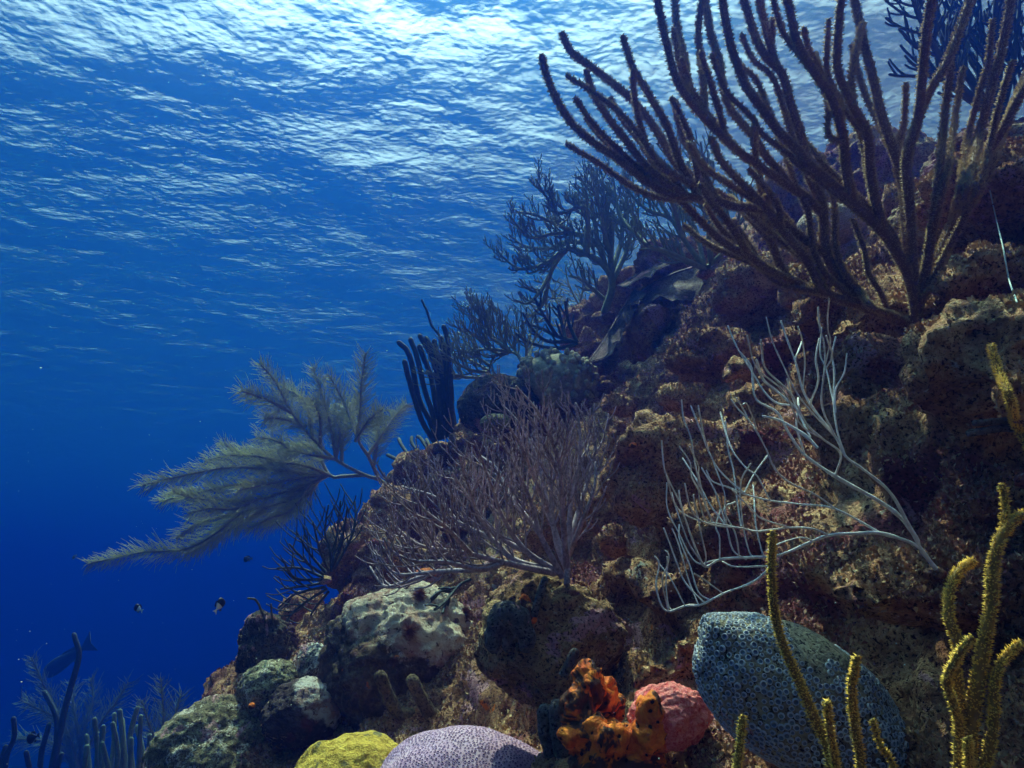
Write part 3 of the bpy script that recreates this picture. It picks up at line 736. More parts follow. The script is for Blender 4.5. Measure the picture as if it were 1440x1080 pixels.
def twigs(mb, w, r, rng, n, ln, curl, depth=1, spread=0.8, flat=0.35, t0=0.2, sides=4, rt=0.6, mat=0, bend=0.9, tipk=0.6, rcap=1e9):
    """side branchlets that leave a limb alternately and curl towards one direction"""
    t, _, _ = frames(w); m = len(w)
    for k in range(n):
        s = t0 + (1 - t0) * (k + rng.uniform(0, 1)) / n; i = min(m - 1, int(s * (m - 1)))
        tg = t[i]; side = np.cross(tg, CF); side /= np.linalg.norm(side) + 1e-9
        sg = 1 if k % 2 else -1
        if rng.random() < .35 and side @ curl * sg < 0: sg = -sg
        dv = tg * 0.8 + side * sg * spread * rng.uniform(.6, 1.2) + CF * rng.uniform(-flat, flat)
        dv /= np.linalg.norm(dv)
        L = ln * rng.uniform(.55, 1.15) * (1 - 0.35 * s); q = [w[i]]; st = 7
        wob = rng.normal(size=3) * .12
        for a in range(st):
            dv = dv + curl * bend / st + wob * math.sin(a * 1.7); dv /= np.linalg.norm(dv); q.append(q[-1] + dv * L / st)
        q = np.array(q); r0 = min(max(r[i] * rt, r[-1] * .8), rcap)
        rr = np.linspace(r0, r0 * tipk, len(q))
        tube(mb, q, rr, sides, mat)
        if depth > 1: twigs(mb, q, rr, rng, max(2, n // 4), L * .55, curl, depth - 1, spread, flat, .25, sides, .85, mat, bend, tipk, rcap)

def holdfast(col, mat, rpx):
    px, py = col.base; d = col.d0; v, f = blob_mesh(px, py + rpx * .5, d + rpx * d / FPX * .6, rpx * 1.2, rpx * .7, 1.2, 0, 3, .4, 1.5, 3, .1)
    mb = MB(); mb.add(v, f); mb.build('holdfast', M['reef'], col.root)

# --- the tall sea rod colony at the upper right
d = hit(1285, 458, 1.5)
SR = Colony('sea_rod', 'tall fuzzy brown sea rod fanning out over the upper right', 'sea rod', 1283, 458, d, 11, margin=0.10)
limbs = [
 # base -> tip, radius px at base and tip
 ([(1283, 458), (1288, 430), (1277, 385), (1265, 362), (1242, 326), (1199, 284), (1171, 260), (1131, 225), (1125, 215), (1095, 185), (1080, 165), (1070, 150), (1047, 117), (1030, 70), (1022, 37), (1015, -8)], 11, 7),
 ([(1283, 458), (1249, 444), (1213, 430), (1194, 406), (1173, 380), (1159, 343), (1157, 291), (1145, 253), (1132, 215), (1127, 192), (1112, 147), (1100, 105), (1077, 80), (1060, 45), (1045, -6)], 10, 7),
 ([(1199, 284), (1190, 240), (1185, 190), (1170, 140), (1142, 97), (1122, 62), (1115, 37), (1107, -6)], 9, 7),
 ([(1242, 326), (1225, 250), (1220, 190), (1200, 150), (1180, 107), (1177, 70), (1180, 25), (1184, -8)], 9, 6.5),
 ([(1277, 385), (1275, 330), (1270, 250), (1260, 220), (1240, 162), (1230, 120), (1215, 60), (1200, -8)], 10, 7),
 ([(1286, 420), (1280, 300), (1275, 225), (1290, 170), (1297, 112), (1302, 50), (1312, -10)], 9, 7.5),
 ([(1275, 225), (1290, 170), (1312, 120), (1335, 80), (1367, -6)], 8, 7),
 ([(1288, 430), (1300, 390), (1310, 330), (1320, 250), (1327, 175), (1337, 92)], 9, 6),
 ([(1290, 435), (1310, 380), (1345, 310), (1362, 265), (1375, 200), (1390, 140), (1405, 82), (1417, 25), (1425, -20)], 9, 7),
 ([(1345, 310), (1372, 258), (1390, 215), (1412, 180), (1435, 135), (1470, 70)], 8.5, 7),
 ([(1157, 355), (1122, 330), (1077, 297), (1032, 290), (995, 279), (947, 275), (912, 257), (870, 225), (827, 195), (794, 160), (770, 110), (762, 80)], 8, 6.5),
 ([(1005, 284), (990, 260), (952, 232), (925, 187), (895, 147), (865, 120), (835, 97), (802, 72), (791, 49)], 7.5, 6.5),
 ([(965, 277), (940, 260), (910, 235), (880, 197), (855, 165), (835, 132), (825, 102)], 7.5, 6),
 ([(985, 278), (970, 255), (957, 230), (937, 175), (910, 130), (890, 95), (876, 53)], 7.5, 5.5),
 ([(960, 270), (940, 240), (915, 215), (900, 175), (892, 130), (890, 100)], 6, 5),
 ([(1010, 285), (997, 260), (985, 235), (965, 200), (952, 162), (950, 144)], 7, 6),
 ([(1157, 300), (1130, 275), (1100, 255), (1072, 237), (1035, 210), (1005, 180), (977, 150), (955, 120), (942, 80), (932, 37), (923, -8)], 8.5, 6.5),
 ([(963, 132), (965, 112), (962, 80), (952, 37), (948, -8)], 6, 5.5),
 ([(990, 165), (990, 125), (986, 87), (982, 45), (988, -5)], 6, 5),
 ([(1110, 262), (1095, 240), (1077, 220), (1062, 195), (1040, 170), (1025, 150), (1017, 125), (1012, 87), (1000, 50), (990, -6)], 7.5, 6),
 ([(1020, 195), (1015, 170), (1005, 135), (986, 75)], 6, 5),
 ([(1092, 97), (1087, 78), (1077, 42), (1067, -8)], 7, 6),
 ([(1090, 92), (1085, 70), (1087, 27)], 5.5, 5),
 ([(1213, 430), (1160, 410), (1135, 367), (1097, 320), (1072, 287), (1045, 260), (1015, 228), (1000, 195)], 9, 6),
 ([(1160, 412), (1110, 392), (1085, 342), (1067, 302), (1052, 270)], 8, 6),
 ([(1130, 402), (1092, 385), (1055, 360), (1030, 320), (1005, 290), (985, 262)], 8, 6),
 ([(1110, 395), (1060, 365), (1020, 342), (985, 312), (955, 280), (930, 255)], 8, 6),
 ([(1249, 444), (1240, 415), (1222, 385), (1215, 350), (1200, 310)], 5, 4),
 ([(1072, 297), (1068, 250), (1062, 215), (1060, 180)], 6, 4.5),
 ([(1187, 200), (1165, 190), (1165, 150), (1160, 122)], 5, 4),
]
rc = random.Random(17)
for k in range(38):                                # slenderer rods between the traced ones
    src = limbs[rc.choice([0, 0, 1, 2, 3, 4, 5, 7, 8, 10, 11, 12, 13, 16, 19, 21, 23, 23, 24, 25, 26])][0]
    if len(src) < 5: continue
    i0 = rc.randint(0, len(src) // 2); seg = src[i0:]; sx = rc.choice((-1, 1)) * rc.uniform(14, 42); cut = rc.uniform(.6, 1.0)
    seg = seg[:max(4, int(len(seg) * cut))]; n = len(seg) - 1
    limbs.append(([(x + sx * (t / n) ** .6 + rc.uniform(-3, 3) * (t > 0), y + abs(sx) * .25 * t / n) for t, (x, y) in enumerate(seg)], 6, 4.2))
for pts, ra, rb in limbs:
    wv_, dd_ = SR.path(pts, 0.16, 5)
    r = np.linspace(ra, rb, len(wv_)) * dd_ / FPX * .74
    mb = MB(); tube(mb, wv_, r, 8)
    spikes(mb, wv_, r, 4200, 0.0055, 0.0011, SR.rng)
    mb.build('branch', [M['rod_core'], M['rod_polyp']], SR.root)
holdfast(SR, M['rod_core'], 16)

# --- yellow rods in the foreground
def yellow(label, base, d, seed, limbs):
    col = Colony('sea_rod', label, 'sea rod', base[0], base[1], d, seed, margin=.03)
    for pts, ra, rb, dend in limbs:
        wv_, dd_ = col.path(pts, 0.05, 4, dend)
        r = np.linspace(ra, rb, len(wv_)) * dd_ / FPX * .64
        mb = MB(); tube(mb, wv_, r, 10); spikes(mb, wv_, r, 6500, 0.0032, 0.00085, col.rng)
        mb.build('branch', [M['yel_core'], M['yel_polyp']], col.root)
    holdfast(col, M['yel_core'], 22)
yellow('yellow knobbly sea rod, its tallest stem crossing the blue star coral', (1172, 1150), .62, 21, [
 ([(1172, 1150), (1170, 1085), (1165, 1052), (1146, 1011), (1124, 960), (1102, 910), (1089, 857), (1085, 803), (1086, 750)], 12.5, 6.5, .66),
 ([(1180, 1140), (1209, 1085), (1203, 1023), (1198, 967), (1206, 926)], 10, 7, .62),
 ([(1174, 1140), (1176, 1085), (1168, 1033), (1164, 990)], 8, 6, .59),
 ([(1200, 1135), (1256, 1088), (1237, 1045), (1228, 1014)], 5, 4, .62),
 ([(1150, 1145), (1060, 1120), (1038, 1090), (1040, 1055), (1044, 1010)], 9, 7, .62)])
yellow('yellow knobbly sea rod clump at the right edge of the photo', (1366, 1150), .60, 22, [
 ([(1366, 1150), (1362, 1090), (1365, 1020), (1375, 960), (1385, 900), (1394, 850), (1396, 800), (1405, 762), (1420, 737), (1437, 724)], 17, 10, .63),
 ([(1360, 1140), (1350, 1090), (1350, 1000), (1344, 941), (1347, 904), (1335, 872), (1336, 834), (1347, 806), (1366, 791)], 13, 8.5, .65),
 ([(1362, 1140), (1355, 1090), (1350, 1030), (1341, 992), (1332, 957), (1347, 923), (1366, 898)], 10, 7, .58),
 ([(1370, 1140), (1380, 1090), (1391, 1055), (1398, 1008), (1398, 960), (1410, 929), (1434, 905)], 12, 7.5, .61),
 ([(1366, 1140), (1364, 1100), (1362, 1040)], 8, 7, .57),
 ([(1412, 750), (1414, 705), (1409, 683)], 7, 6, .64)])
yellow('ragged yellowish sea rod stem hanging along the dark wall at the right edge', (1460, 665), .75, 23, [
 ([(1460, 665), (1445, 625), (1430, 600), (1420, 560), (1405, 525), (1395, 487)], 9, 7, .80)])

# --- white whips
d = hit(1318, 800, 1.3)
WH = Colony('sea_whip', 'white slender sea whip with two sprays rising from one foot on the right', 'sea whip', 1316, 800, d - .01, 31, margin=.06)
wl = [
 ([(1316, 800), (1294, 771), (1288, 756), (1264, 725), (1230, 701), (1175, 670), (1132, 640), (1111, 611), (1093, 580), (1064, 562), (1059, 535), (1056, 515), (1039, 493)], 8, 2.6),
 ([(1294, 771), (1279, 762), (1239, 750), (1205, 750), (1166, 753), (1141, 762), (1114, 774), (1089, 782), (1053, 784), (1013, 787), (992, 797), (982, 780), (972, 753), (958, 710), (955, 690)], 7, 2.6),
 ([(1294, 771), (1276, 735), (1251, 692), (1211, 658), (1189, 642), (1175, 615), (1144, 575), (1129, 549), (1120, 513), (1107, 478), (1098, 451)], 6, 2.6),
 ([(1175, 668), (1182, 638), (1158, 618), (1133, 595), (1113, 555), (1078, 520), (1072, 493), (1070, 478)], 4, 2.6),
 ([(1132, 640), (1120, 600), (1120, 573), (1093, 567), (1075, 551), (1060, 527), (1039, 492), (1024, 458)], 3.6, 2.2),
 ([(1133, 595), (1120, 575), (1091, 549), (1073, 533), (1064, 507)], 4, 4),
 ([(1119, 510), (1119, 502), (1128, 481)], 3, 3),
 ([(1144, 575), (1140, 567), (1151, 535), (1147, 504), (1151, 477)], 3.4, 3),
 ([(1175, 615), (1156, 570), (1160, 515), (1158, 482), (1153, 464), (1151, 433)], 3.4, 2.6),
 ([(1160, 520), (1170, 500), (1162, 473)], 3, 2.6),
 ([(1189, 642), (1178, 609), (1173, 571), (1173, 520), (1170, 500), (1175, 474)], 3.4, 3),
 ([(1175, 580), (1175, 549), (1187, 524), (1191, 497)], 3, 2.6),
 ([(1140, 615), (1124, 584), (1113, 556), (1107, 533)], 3, 2.6),
 ([(1130, 590), (1124, 575), (1122, 560)], 3, 3),
 ([(1150, 630), (1133, 613), (1100, 593), (1073, 585)], 6.5, 3),
 ([(1239, 750), (1175, 716), (1123, 709), (1083, 704), (1047, 695), (1025, 686), (1001, 677), (993, 662)], 4.2, 2.3),
 ([(1175, 716), (1150, 698), (1108, 677), (1089, 658), (1078, 633), (1064, 607), (1053, 591), (1038, 575), (1028, 562)], 3.8, 2.4),
 ([(1053, 591), (1044, 573), (1034, 559)], 2.8, 2.4),
 ([(1047, 692), (1060, 668), (1080, 640)], 2.6, 2.4),
 ([(1047, 693), (1030, 680), (1009, 658), (996, 633), (987, 609), (971, 571)], 3, 2.4),
 ([(996, 633), (988, 604), (982, 571)], 2.8, 2.4),
 ([(1001, 732), (992, 710), (979, 658), (971, 615), (962, 589), (959, 562)], 3, 2.3),
 ([(1083, 704), (1065, 670), (1051, 660), (1033, 638), (1021, 609), (1013, 580)], 3, 2.4),
 ([(1042, 740), (1036, 700), (1031, 660), (1024, 631), (1020, 593)], 3, 2.4),
 ([(982, 780), (964, 732), (955, 704), (937, 668), (933, 651), (931, 620)], 3, 2.3),
 ([(1007, 739), (1001, 732), (989, 701), (973, 670), (971, 651), (956, 628)], 2.8, 2.3),
 ([(1166, 753), (1144, 744), (1111, 742), (1065, 747), (1040, 742), (1007, 739), (982, 729), (970, 710), (963, 680)], 3.8, 2.4),
 ([(1089, 782), (1082, 795), (1076, 805), (1056, 820), (1019, 834), (985, 851), (964, 852), (941, 860), (930, 851), (923, 823), (927, 793), (921, 782)], 4.5, 2.2),
 ([(962, 850), (961, 848), (943, 814), (927, 793)], 2.6, 2.2),
 ([(992, 849), (964, 820), (952, 793), (940, 759), (934, 743)], 3, 2.3),
 ([(982, 850), (968, 815), (953, 762), (946, 744)], 2.8, 2.2),
 ([(1000, 845), (982, 832), (970, 796), (956, 759), (956, 738)], 2.8, 2.2),
 ([(1016, 834), (988, 814), (976, 806)], 2.8, 2.4),
 ([(1080, 796), (1034, 797), (1016, 790)], 3, 2.4),
 ([(1050, 787), (1031, 774), (1022, 741), (1013, 713), (1005, 690), (987, 658)], 3, 2.4),
 ([(1075, 782), (1071, 774), (1062, 732), (1060, 683)], 3, 2.4),
 ([(1060, 784), (1053, 774), (1044, 732), (1042, 680), (1056, 652)], 3, 2.4),
 ([(1040, 784), (1034, 750), (1018, 716), (1034, 706)], 2.8, 2.4),
 ([(1144, 761), (1126, 756), (1095, 765), (1078, 775)], 3, 2.6),
 ([(1012, 788), (1012, 756), (1007, 740), (1014, 715)], 2.8, 2.4),
 ([(1111, 742), (1071, 729), (1053, 713), (1030, 690)], 3, 2.4),
]
for k in range(16):                                # finer shoots beside the traced ones
    src = wl[rc.choice([0, 1, 2, 3, 8, 10, 15, 16, 20, 21, 24, 25, 26, 27, 34])][0]
    seg = src[rc.randint(len(src) // 3, len(src) - 4):]; n = len(seg) - 1; sx = rc.choice((-1, 1)) * rc.uniform(8, 26)
    wl.append(([(x + sx * (t / n) ** .6 + rc.uniform(-2, 2) * (t > 0), y + rc.uniform(-14, 10) * t / n) for t, (x, y) in enumerate(seg)], 2.8, 2.2))
for pts, ra, rb in wl:
    wv_, dd_ = WH.path(pts, 0.07, 4)
    r = np.linspace(ra, rb, len(wv_)) * dd_ / FPX * .49 * np.linspace(.8, 1, len(wv_)) * (1 + .45 * pnoise(wv_ * 75))
    mb = MB(); tube(mb, wv_, r, 7); mb.build('branch', M['whip'], WH.root)
holdfast(WH, M['whip'], 12)

# --- bushes with traced limbs and grown twigs
def bush(name, label, cat, base, d, seed, limbs, mat, ra, rb, n, ln, curl, depth=2, dev=.25, spread=.8, bend=.9, hold=10, margin=.05, flat=.4, clamp=True, sides=4, group=None, t0=.25, part='branch'):
    col = Colony(name, label, cat, base[0], base[1], d, seed, margin, group)
    cv = CR * curl[0] + CU * curl[1] + CF * curl[2]; cv = cv / np.linalg.norm(cv)
    for pts in limbs:
        w, dd = col.path(pts, dev, 6, None, clamp)
        Lp = sum(math.dist(pts[k], pts[k + 1]) for k in range(len(pts) - 1))
        f = min(1.3, Lp / 200)
        r = np.linspace(ra * (.6 + .4 * f), rb, len(w)) * dd / FPX
        mb = MB(); tube(mb, w, r, 6)
        twigs(mb, w, r, col.rng, max(3, int(n * f)), ln, cv, depth, spread, flat, t0, sides, .65, 0, bend, .75, rb * 1.15 * d / FPX)
        mb.build(part, mat, col.root)
    if hold: holdfast(col, mat, hold)
    return col

d = hit(797, 826, 2.0)
bush('bushy_gorgonian', 'mauve bushy gorgonian spreading left across the middle of the reef', 'gorgonian', (797, 826), d - .02, 41, [
 [(797, 823), (800, 769), (813, 719), (828, 672), (838, 624), (835, 587)], [(800, 769), (803, 703), (813, 656), (816, 609), (809, 568)],
 [(797, 800), (791, 719), (787, 656), (772, 609), (753, 574), (726, 543)], [(797, 800), (772, 719), (759, 656), (734, 602), (706, 569)],
 [(791, 812), (759, 750), (747, 706), (721, 650), (703, 618), (700, 602)], [(787, 806), (740, 775), (709, 731), (690, 681), (668, 621)],
 [(740, 775), (715, 763), (677, 731), (655, 672), (646, 640)], [(785, 804), (725, 788), (690, 757), (646, 735), (614, 700), (564, 684)],
 [(690, 757), (662, 706), (636, 665)], [(780, 806), (709, 791), (662, 779), (614, 772), (583, 763), (545, 731)], [(662, 779), (630, 744), (595, 716), (580, 687)],
 [(709, 791), (677, 801), (630, 791), (583, 788), (551, 775), (540, 757)], [(677, 801), (614, 804), (558, 807), (533, 782)], [(614, 804), (560, 822), (539, 823), (520, 797)],
 [(797, 800), (782, 760), (775, 690), (790, 640), (790, 590)], [(800, 780), (820, 730), (835, 690), (838, 650)], [(772, 719), (745, 660), (735, 630), (715, 600)],
 [(759, 750), (720, 700), (700, 660), (675, 640)]],
 M['purple_bush'], 4.6, 1.5, 13, .115, (-.22, .95, -.15), 2, .22, .7, 1.1, 14, .06)
d = 2.5
bush('bushy_gorgonian', 'fine twisted gorgonian twigs coloured dark as shadow over the cream crust', 'gorgonian', (662, 815), 2.0, 42, [  # bits of shadow under the mauve bush, put in as dark coloured twigs
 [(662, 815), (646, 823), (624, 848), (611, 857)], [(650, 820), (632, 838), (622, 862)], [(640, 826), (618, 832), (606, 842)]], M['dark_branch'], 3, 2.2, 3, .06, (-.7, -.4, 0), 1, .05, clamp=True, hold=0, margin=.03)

bush('bushy_gorgonian', 'dark arching gorgonian with upturned tips leaning out over the blue, upper middle', 'gorgonian', (850, 440), 3.15, 43, [
 [(850, 440), (861, 401), (851, 375), (825, 357), (797, 350), (768, 370), (732, 378), (706, 360), (698, 347)],
 [(851, 375), (841, 344), (810, 329), (778, 329), (745, 334), (728, 318), (714, 300)], [(825, 357), (825, 295), (804, 295), (784, 300), (768, 277), (753, 251)],
 [(841, 344), (835, 305), (830, 272), (815, 248)], [(861, 401), (859, 360), (861, 324), (851, 285), (846, 241)], [(859, 360), (850, 330), (841, 285), (822, 246)],
 [(797, 350), (784, 365), (773, 388), (768, 422), (771, 453)], [(773, 388), (758, 412), (742, 427), (724, 422)], [(768, 410), (760, 432), (740, 448)],
 [(804, 325), (766, 308), (748, 300), (732, 298)], [(861, 395), (882, 350), (890, 300), (880, 260)], [(861, 380), (875, 330), (868, 290), (862, 250)],
 [(841, 344), (800, 340), (770, 350), (735, 345), (716, 330)], [(848, 420), (820, 395), (800, 388)]],
 M['olive_dark'], 5.2, 1.35, 25, .13, (-.25, .95, 0), 2, .3, .75, 1.2, 14, clamp=False)
bush('bushy_gorgonian', 'fine tangled gorgonian behind the sea rods, low branches lit along the ridge', 'gorgonian', (992, 380), 2.75, 44, [
 [(990, 378), (942, 355), (910, 345), (895, 330), (892, 320)], [(990, 375), (960, 335), (942, 307), (910, 295), (885, 270), (868, 245)], [(960, 335), (945, 285), (935, 257), (922, 235)],
 [(990, 375), (980, 327), (965, 295), (960, 240)], [(1000, 370), (997, 332), (1000, 295), (995, 257), (985, 200)], [(910, 345), (875, 307), (862, 265)], [(965, 295), (950, 240), (945, 190)],
 [(1000, 372), (1030, 340), (1040, 300), (1045, 260)], [(990, 378), (955, 365), (925, 352), (900, 350)], [(942, 307), (915, 260), (908, 225)], [(995, 376), (1020, 350), (1015, 310), (1020, 270)]],
 M['olive_dark'], 4.5, 1.5, 20, .14, (-.35, .9, 0), 2, .3, .75, 1.0, 10, margin=.02)
bush('sea_fan', 'pale lacy fan coral seen through the arch of the dark gorgonian', 'sea fan', (835, 455), 3.6, 45, [
 [(835, 455), (815, 430), (800, 400), (795, 375)], [(830, 455), (800, 445), (780, 420), (770, 395)], [(840, 450), (840, 420), (835, 390), (825, 370)], [(828, 458), (795, 462), (770, 455)], [(842, 448), (855, 420), (850, 395)], [(815, 430), (820, 400), (815, 375)], [(800, 445), (785, 435), (765, 430)]],
 M['olive_branch'], 2.4, .9, 26, .10, (-.5, .7, 0), 2, .1, 1.0, .4, 0, clamp=False, sides=3, t0=.05)
bush('bushy_gorgonian', 'dark open branched gorgonian reaching up left from beside the knobby coral', 'gorgonian', (812, 482), 3.2, 46, [
 [(812, 482), (784, 473), (762, 462), (738, 453)], [(795, 476), (790, 455), (784, 431)], [(805, 480), (770, 480), (750, 465), (735, 440)], [(812, 482), (800, 455), (795, 425)], [(784, 473), (765, 445), (752, 420)], [(812, 484), (780, 490), (745, 482), (725, 468)]],
 M['dark_branch'], 4, 2.2, 6, .10, (-.3, .9, 0), 1, .2, .8, .9, 6, clamp=False)
bush('bushy_gorgonian', 'olive fan shaped gorgonian with a pale arched stem on the dark boulder', 'gorgonian', (735, 512), 3.1, 47, [
 [(735, 512), (729, 500), (718, 495), (700, 498), (691, 509), (688, 528)], [(718, 495), (691, 491), (664, 491), (651, 473), (644, 467)], [(718, 495), (691, 475), (678, 460), (660, 440), (657, 431)],
 [(691, 475), (682, 444), (677, 422)], [(718, 495), (704, 473), (704, 444), (700, 433)], [(688, 528), (673, 531), (647, 529), (629, 520), (609, 504)], [(647, 529), (624, 533), (600, 522)],
 [(690, 515), (660, 496), (640, 490), (636, 482)], [(735, 511), (722, 490), (713, 478), (709, 462)], [(740, 508), (740, 489), (733, 473), (722, 458)], [(688, 524), (660, 520), (635, 505), (618, 492)], [(700, 498), (675, 478), (655, 462), (648, 450)], [(735, 511), (748, 490), (745, 470)], [(688, 522), (665, 508), (645, 498)]],
 M['olive_branch'], 3.4, 1.2, 36, .15, (-.35, .9, 0), 2, .25, .75, 1.0, 6, clamp=False)
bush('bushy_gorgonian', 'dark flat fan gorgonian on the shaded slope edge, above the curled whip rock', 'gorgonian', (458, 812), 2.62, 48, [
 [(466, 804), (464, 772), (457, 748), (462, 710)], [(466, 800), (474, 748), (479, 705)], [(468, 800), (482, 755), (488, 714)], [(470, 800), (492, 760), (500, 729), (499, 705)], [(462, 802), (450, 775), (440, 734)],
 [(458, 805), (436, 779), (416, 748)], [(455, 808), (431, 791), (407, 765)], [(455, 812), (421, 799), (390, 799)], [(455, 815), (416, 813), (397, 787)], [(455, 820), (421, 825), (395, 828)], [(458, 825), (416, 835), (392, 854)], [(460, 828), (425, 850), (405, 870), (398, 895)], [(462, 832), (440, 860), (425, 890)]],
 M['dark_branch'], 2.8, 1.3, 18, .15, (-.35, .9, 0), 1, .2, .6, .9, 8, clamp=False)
bush('sea_rod', 'dark blunt sea rod of parallel upright stems against open blue, centre left', 'sea rod', (618, 624), 3.3, 49, [
 [(611, 622), (593, 591), (578, 544), (569, 509)], [(615, 620), (604, 591), (589, 560), (576, 500), (561, 482)], [(618, 618), (607, 578), (596, 544), (588, 507), (578, 478)], [(620, 618), (616, 596), (607, 533), (596, 504), (590, 488)],
 [(622, 618), (618, 556), (609, 507), (591, 473)], [(624, 618), (622, 580), (618, 524), (604, 484), (599, 476)], [(626, 616), (629, 596), (622, 533), (613, 493), (611, 480)], [(630, 612), (636, 600), (629, 551), (627, 511), (620, 476)], [(632, 608), (635, 560), (631, 507), (629, 476), (624, 460)]],
 M['dark_branch'], 4.4, 4.0, 0, .0, (0, 1, 0), 1, .12, hold=14, clamp=False)
bush('sea_whip', 'single thin dark whip curving up above the blunt dark sea rod', 'sea whip', (632, 520), 3.35, 50, [[(640, 600), (627, 511), (620, 476), (607, 458), (600, 436), (593, 422)]], M['dark_branch'], 3.2, 1.6, 0, 0, (0, 1, 0), hold=0, clamp=False)
bush('sea_rod', 'small row of stubby dark rods peeking over the edge behind the sea plume', 'sea rod', (590, 668), 3.5, 51, [
 [(590, 668), (575, 658), (562, 648), (545, 640)], [(590, 665), (578, 645), (566, 628), (561, 617)], [(596, 662), (590, 640), (579, 622), (579, 615)], [(600, 660), (602, 635), (592, 617), (587, 614)], [(604, 660), (606, 635), (600, 618)]],
 M['dark_branch'], 3.4, 2.6, 0, 0, (0, 1, 0), hold=6, clamp=False)
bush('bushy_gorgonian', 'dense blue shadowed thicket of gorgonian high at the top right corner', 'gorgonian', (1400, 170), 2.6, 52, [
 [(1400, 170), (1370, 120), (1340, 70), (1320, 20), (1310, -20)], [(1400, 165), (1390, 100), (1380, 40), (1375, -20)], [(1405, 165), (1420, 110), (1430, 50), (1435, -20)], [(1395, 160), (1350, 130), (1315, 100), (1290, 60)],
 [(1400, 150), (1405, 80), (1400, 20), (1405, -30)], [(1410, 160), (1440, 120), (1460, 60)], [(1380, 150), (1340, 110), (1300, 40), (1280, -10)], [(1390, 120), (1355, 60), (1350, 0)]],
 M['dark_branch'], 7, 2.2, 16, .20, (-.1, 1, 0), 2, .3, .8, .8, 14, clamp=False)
bush('sea_whip', 'curled thin whip on the dark upright rock outcrop', 'sea whip', (376, 880), 2.25, 53, [[(376, 882), (370, 865), (364, 850), (357, 842), (349, 842)], [(384, 880), (382, 862), (381, 850)]], M['dark_branch'], 2.4, 1.5, 0, 0, (0, 1, 0), hold=8, clamp=False)

# --- feathery sea plumes
def plume(label, base, d, seed, limbs, mats, dev, ln, per_m, rpx=3.0, clamp=False, droop=0.0, group=None):
    col = Colony('sea_plume', label, 'sea plume', base[0], base[1], d, seed, group=group)
    for pts, feather in limbs:
        w, dd = col.path(pts, dev, 6, None, clamp)
        r = np.linspace(rpx, rpx * .3, len(w)) * dd / FPX
        mb = MB(); tube(mb, w, r, 5)
        if feather < 1:
            t, _, _ = frames(w)
            seg = np.linalg.norm(np.diff(w, axis=0), axis=1); cum = np.concatenate([[0], np.cumsum(seg)])
            n = int(cum[-1] * (1 - feather) * per_m)
            for k in range(n):
                s = feather + (1 - feather) * (k + col.rng.uniform()) / n
                q0 = np.array([np.interp(s * cum[-1], cum, w[:, j]) for j in range(3)]); tg = np.array([np.interp(s * cum[-1], cum, t[:, j]) for j in range(3)])
                a = (math.pi / 2 if k % 2 else -math.pi / 2) + col.rng.normal() * .75
                s1 = np.cross(tg, CF); s1 /= np.linalg.norm(s1); s2 = np.cross(tg, s1)
                dv = tg * col.rng.uniform(.5, .95) + (s1 * math.sin(a) + s2 * math.cos(a)) * .8; dv /= np.linalg.norm(dv)
                L = ln * col.rng.uniform(.35, 1.25) * (1 - .45 * s ** 3) * (.55 + .45 * min(1, (s - feather) * 8))
                p1 = q0 + dv * L * .5; p2 = q0 + dv * L + (tg * .25 - CU * droop + col.rng.normal(size=3) * .28) * L * .5
                tube(mb, np.array([q0, p1, p2]), np.array([.0017, .0014, .0009]) * col.d0 / 4, 3, 1, tip=False)
        mb.build('branch', mats, col.root)
    return col
plume('large feathery sea plume swept left over the open blue water', (548, 684), 4.5, 61, [
 ([(550, 686), (532, 674), (513, 668), (473, 647), (440, 617), (410, 580), (387, 537), (365, 511)], .42),
 ([(532, 672), (522, 650), (517, 640), (503, 615), (507, 573), (508, 540), (514, 497)], .5),
 ([(517, 640), (540, 607), (555, 585), (572, 568)], .15), ([(503, 615), (487, 573), (470, 540), (462, 528)], .1), ([(410, 580), (377, 563), (340, 550)], .05),
 ([(440, 617), (430, 567), (412, 552), (398, 545)], .1), ([(473, 647), (463, 590), (450, 547), (440, 518)], .1), ([(480, 652), (482, 617), (492, 580), (500, 560)], .1), ([(450, 625), (450, 590), (440, 560)], .1), ([(525, 655), (530, 625), (528, 590)], .1),
 ([(513, 668), (480, 670), (463, 668), (437, 627), (393, 633), (343, 637), (310, 623)], .3), ([(463, 668), (397, 663), (327, 657), (253, 670), (200, 683)], .08), ([(430, 660), (380, 645), (330, 640), (290, 648)], .05),
 ([(463, 668), (437, 680), (360, 703), (310, 703), (267, 700), (243, 690)], .08), ([(437, 680), (397, 707), (343, 720), (300, 753), (257, 773), (197, 777), (160, 785), (123, 793)], .05),
 ([(343, 720), (287, 733), (265, 745), (248, 757)], .05), ([(437, 680), (410, 717), (377, 730), (350, 745)], .05), ([(400, 685), (350, 680), (290, 690), (225, 705)], .05), ([(380, 712), (330, 740), (290, 765), (262, 780)], .05),
 ([(455, 672), (420, 690), (400, 715)], .1), ([(463, 668), (430, 655), (395, 650), (360, 655)], .05), ([(463, 668), (425, 672), (380, 680), (335, 690)], .05), ([(450, 672), (430, 700), (400, 725), (372, 738)], .05), ([(420, 640), (390, 620), (360, 615)], .05), ([(470, 645), (440, 640), (405, 632)], .05), ([(473, 640), (478, 605), (470, 570)], .05), ([(500, 620), (520, 590), (540, 575)], .05), ([(360, 703), (330, 715), (295, 715), (265, 722)], .05), ([(430, 600), (400, 590), (372, 588)], .05), ([(550, 684), (535, 662), (530, 650)], .9)],
 [M['plume_stem'], M['plume']], .45, .125, 520)
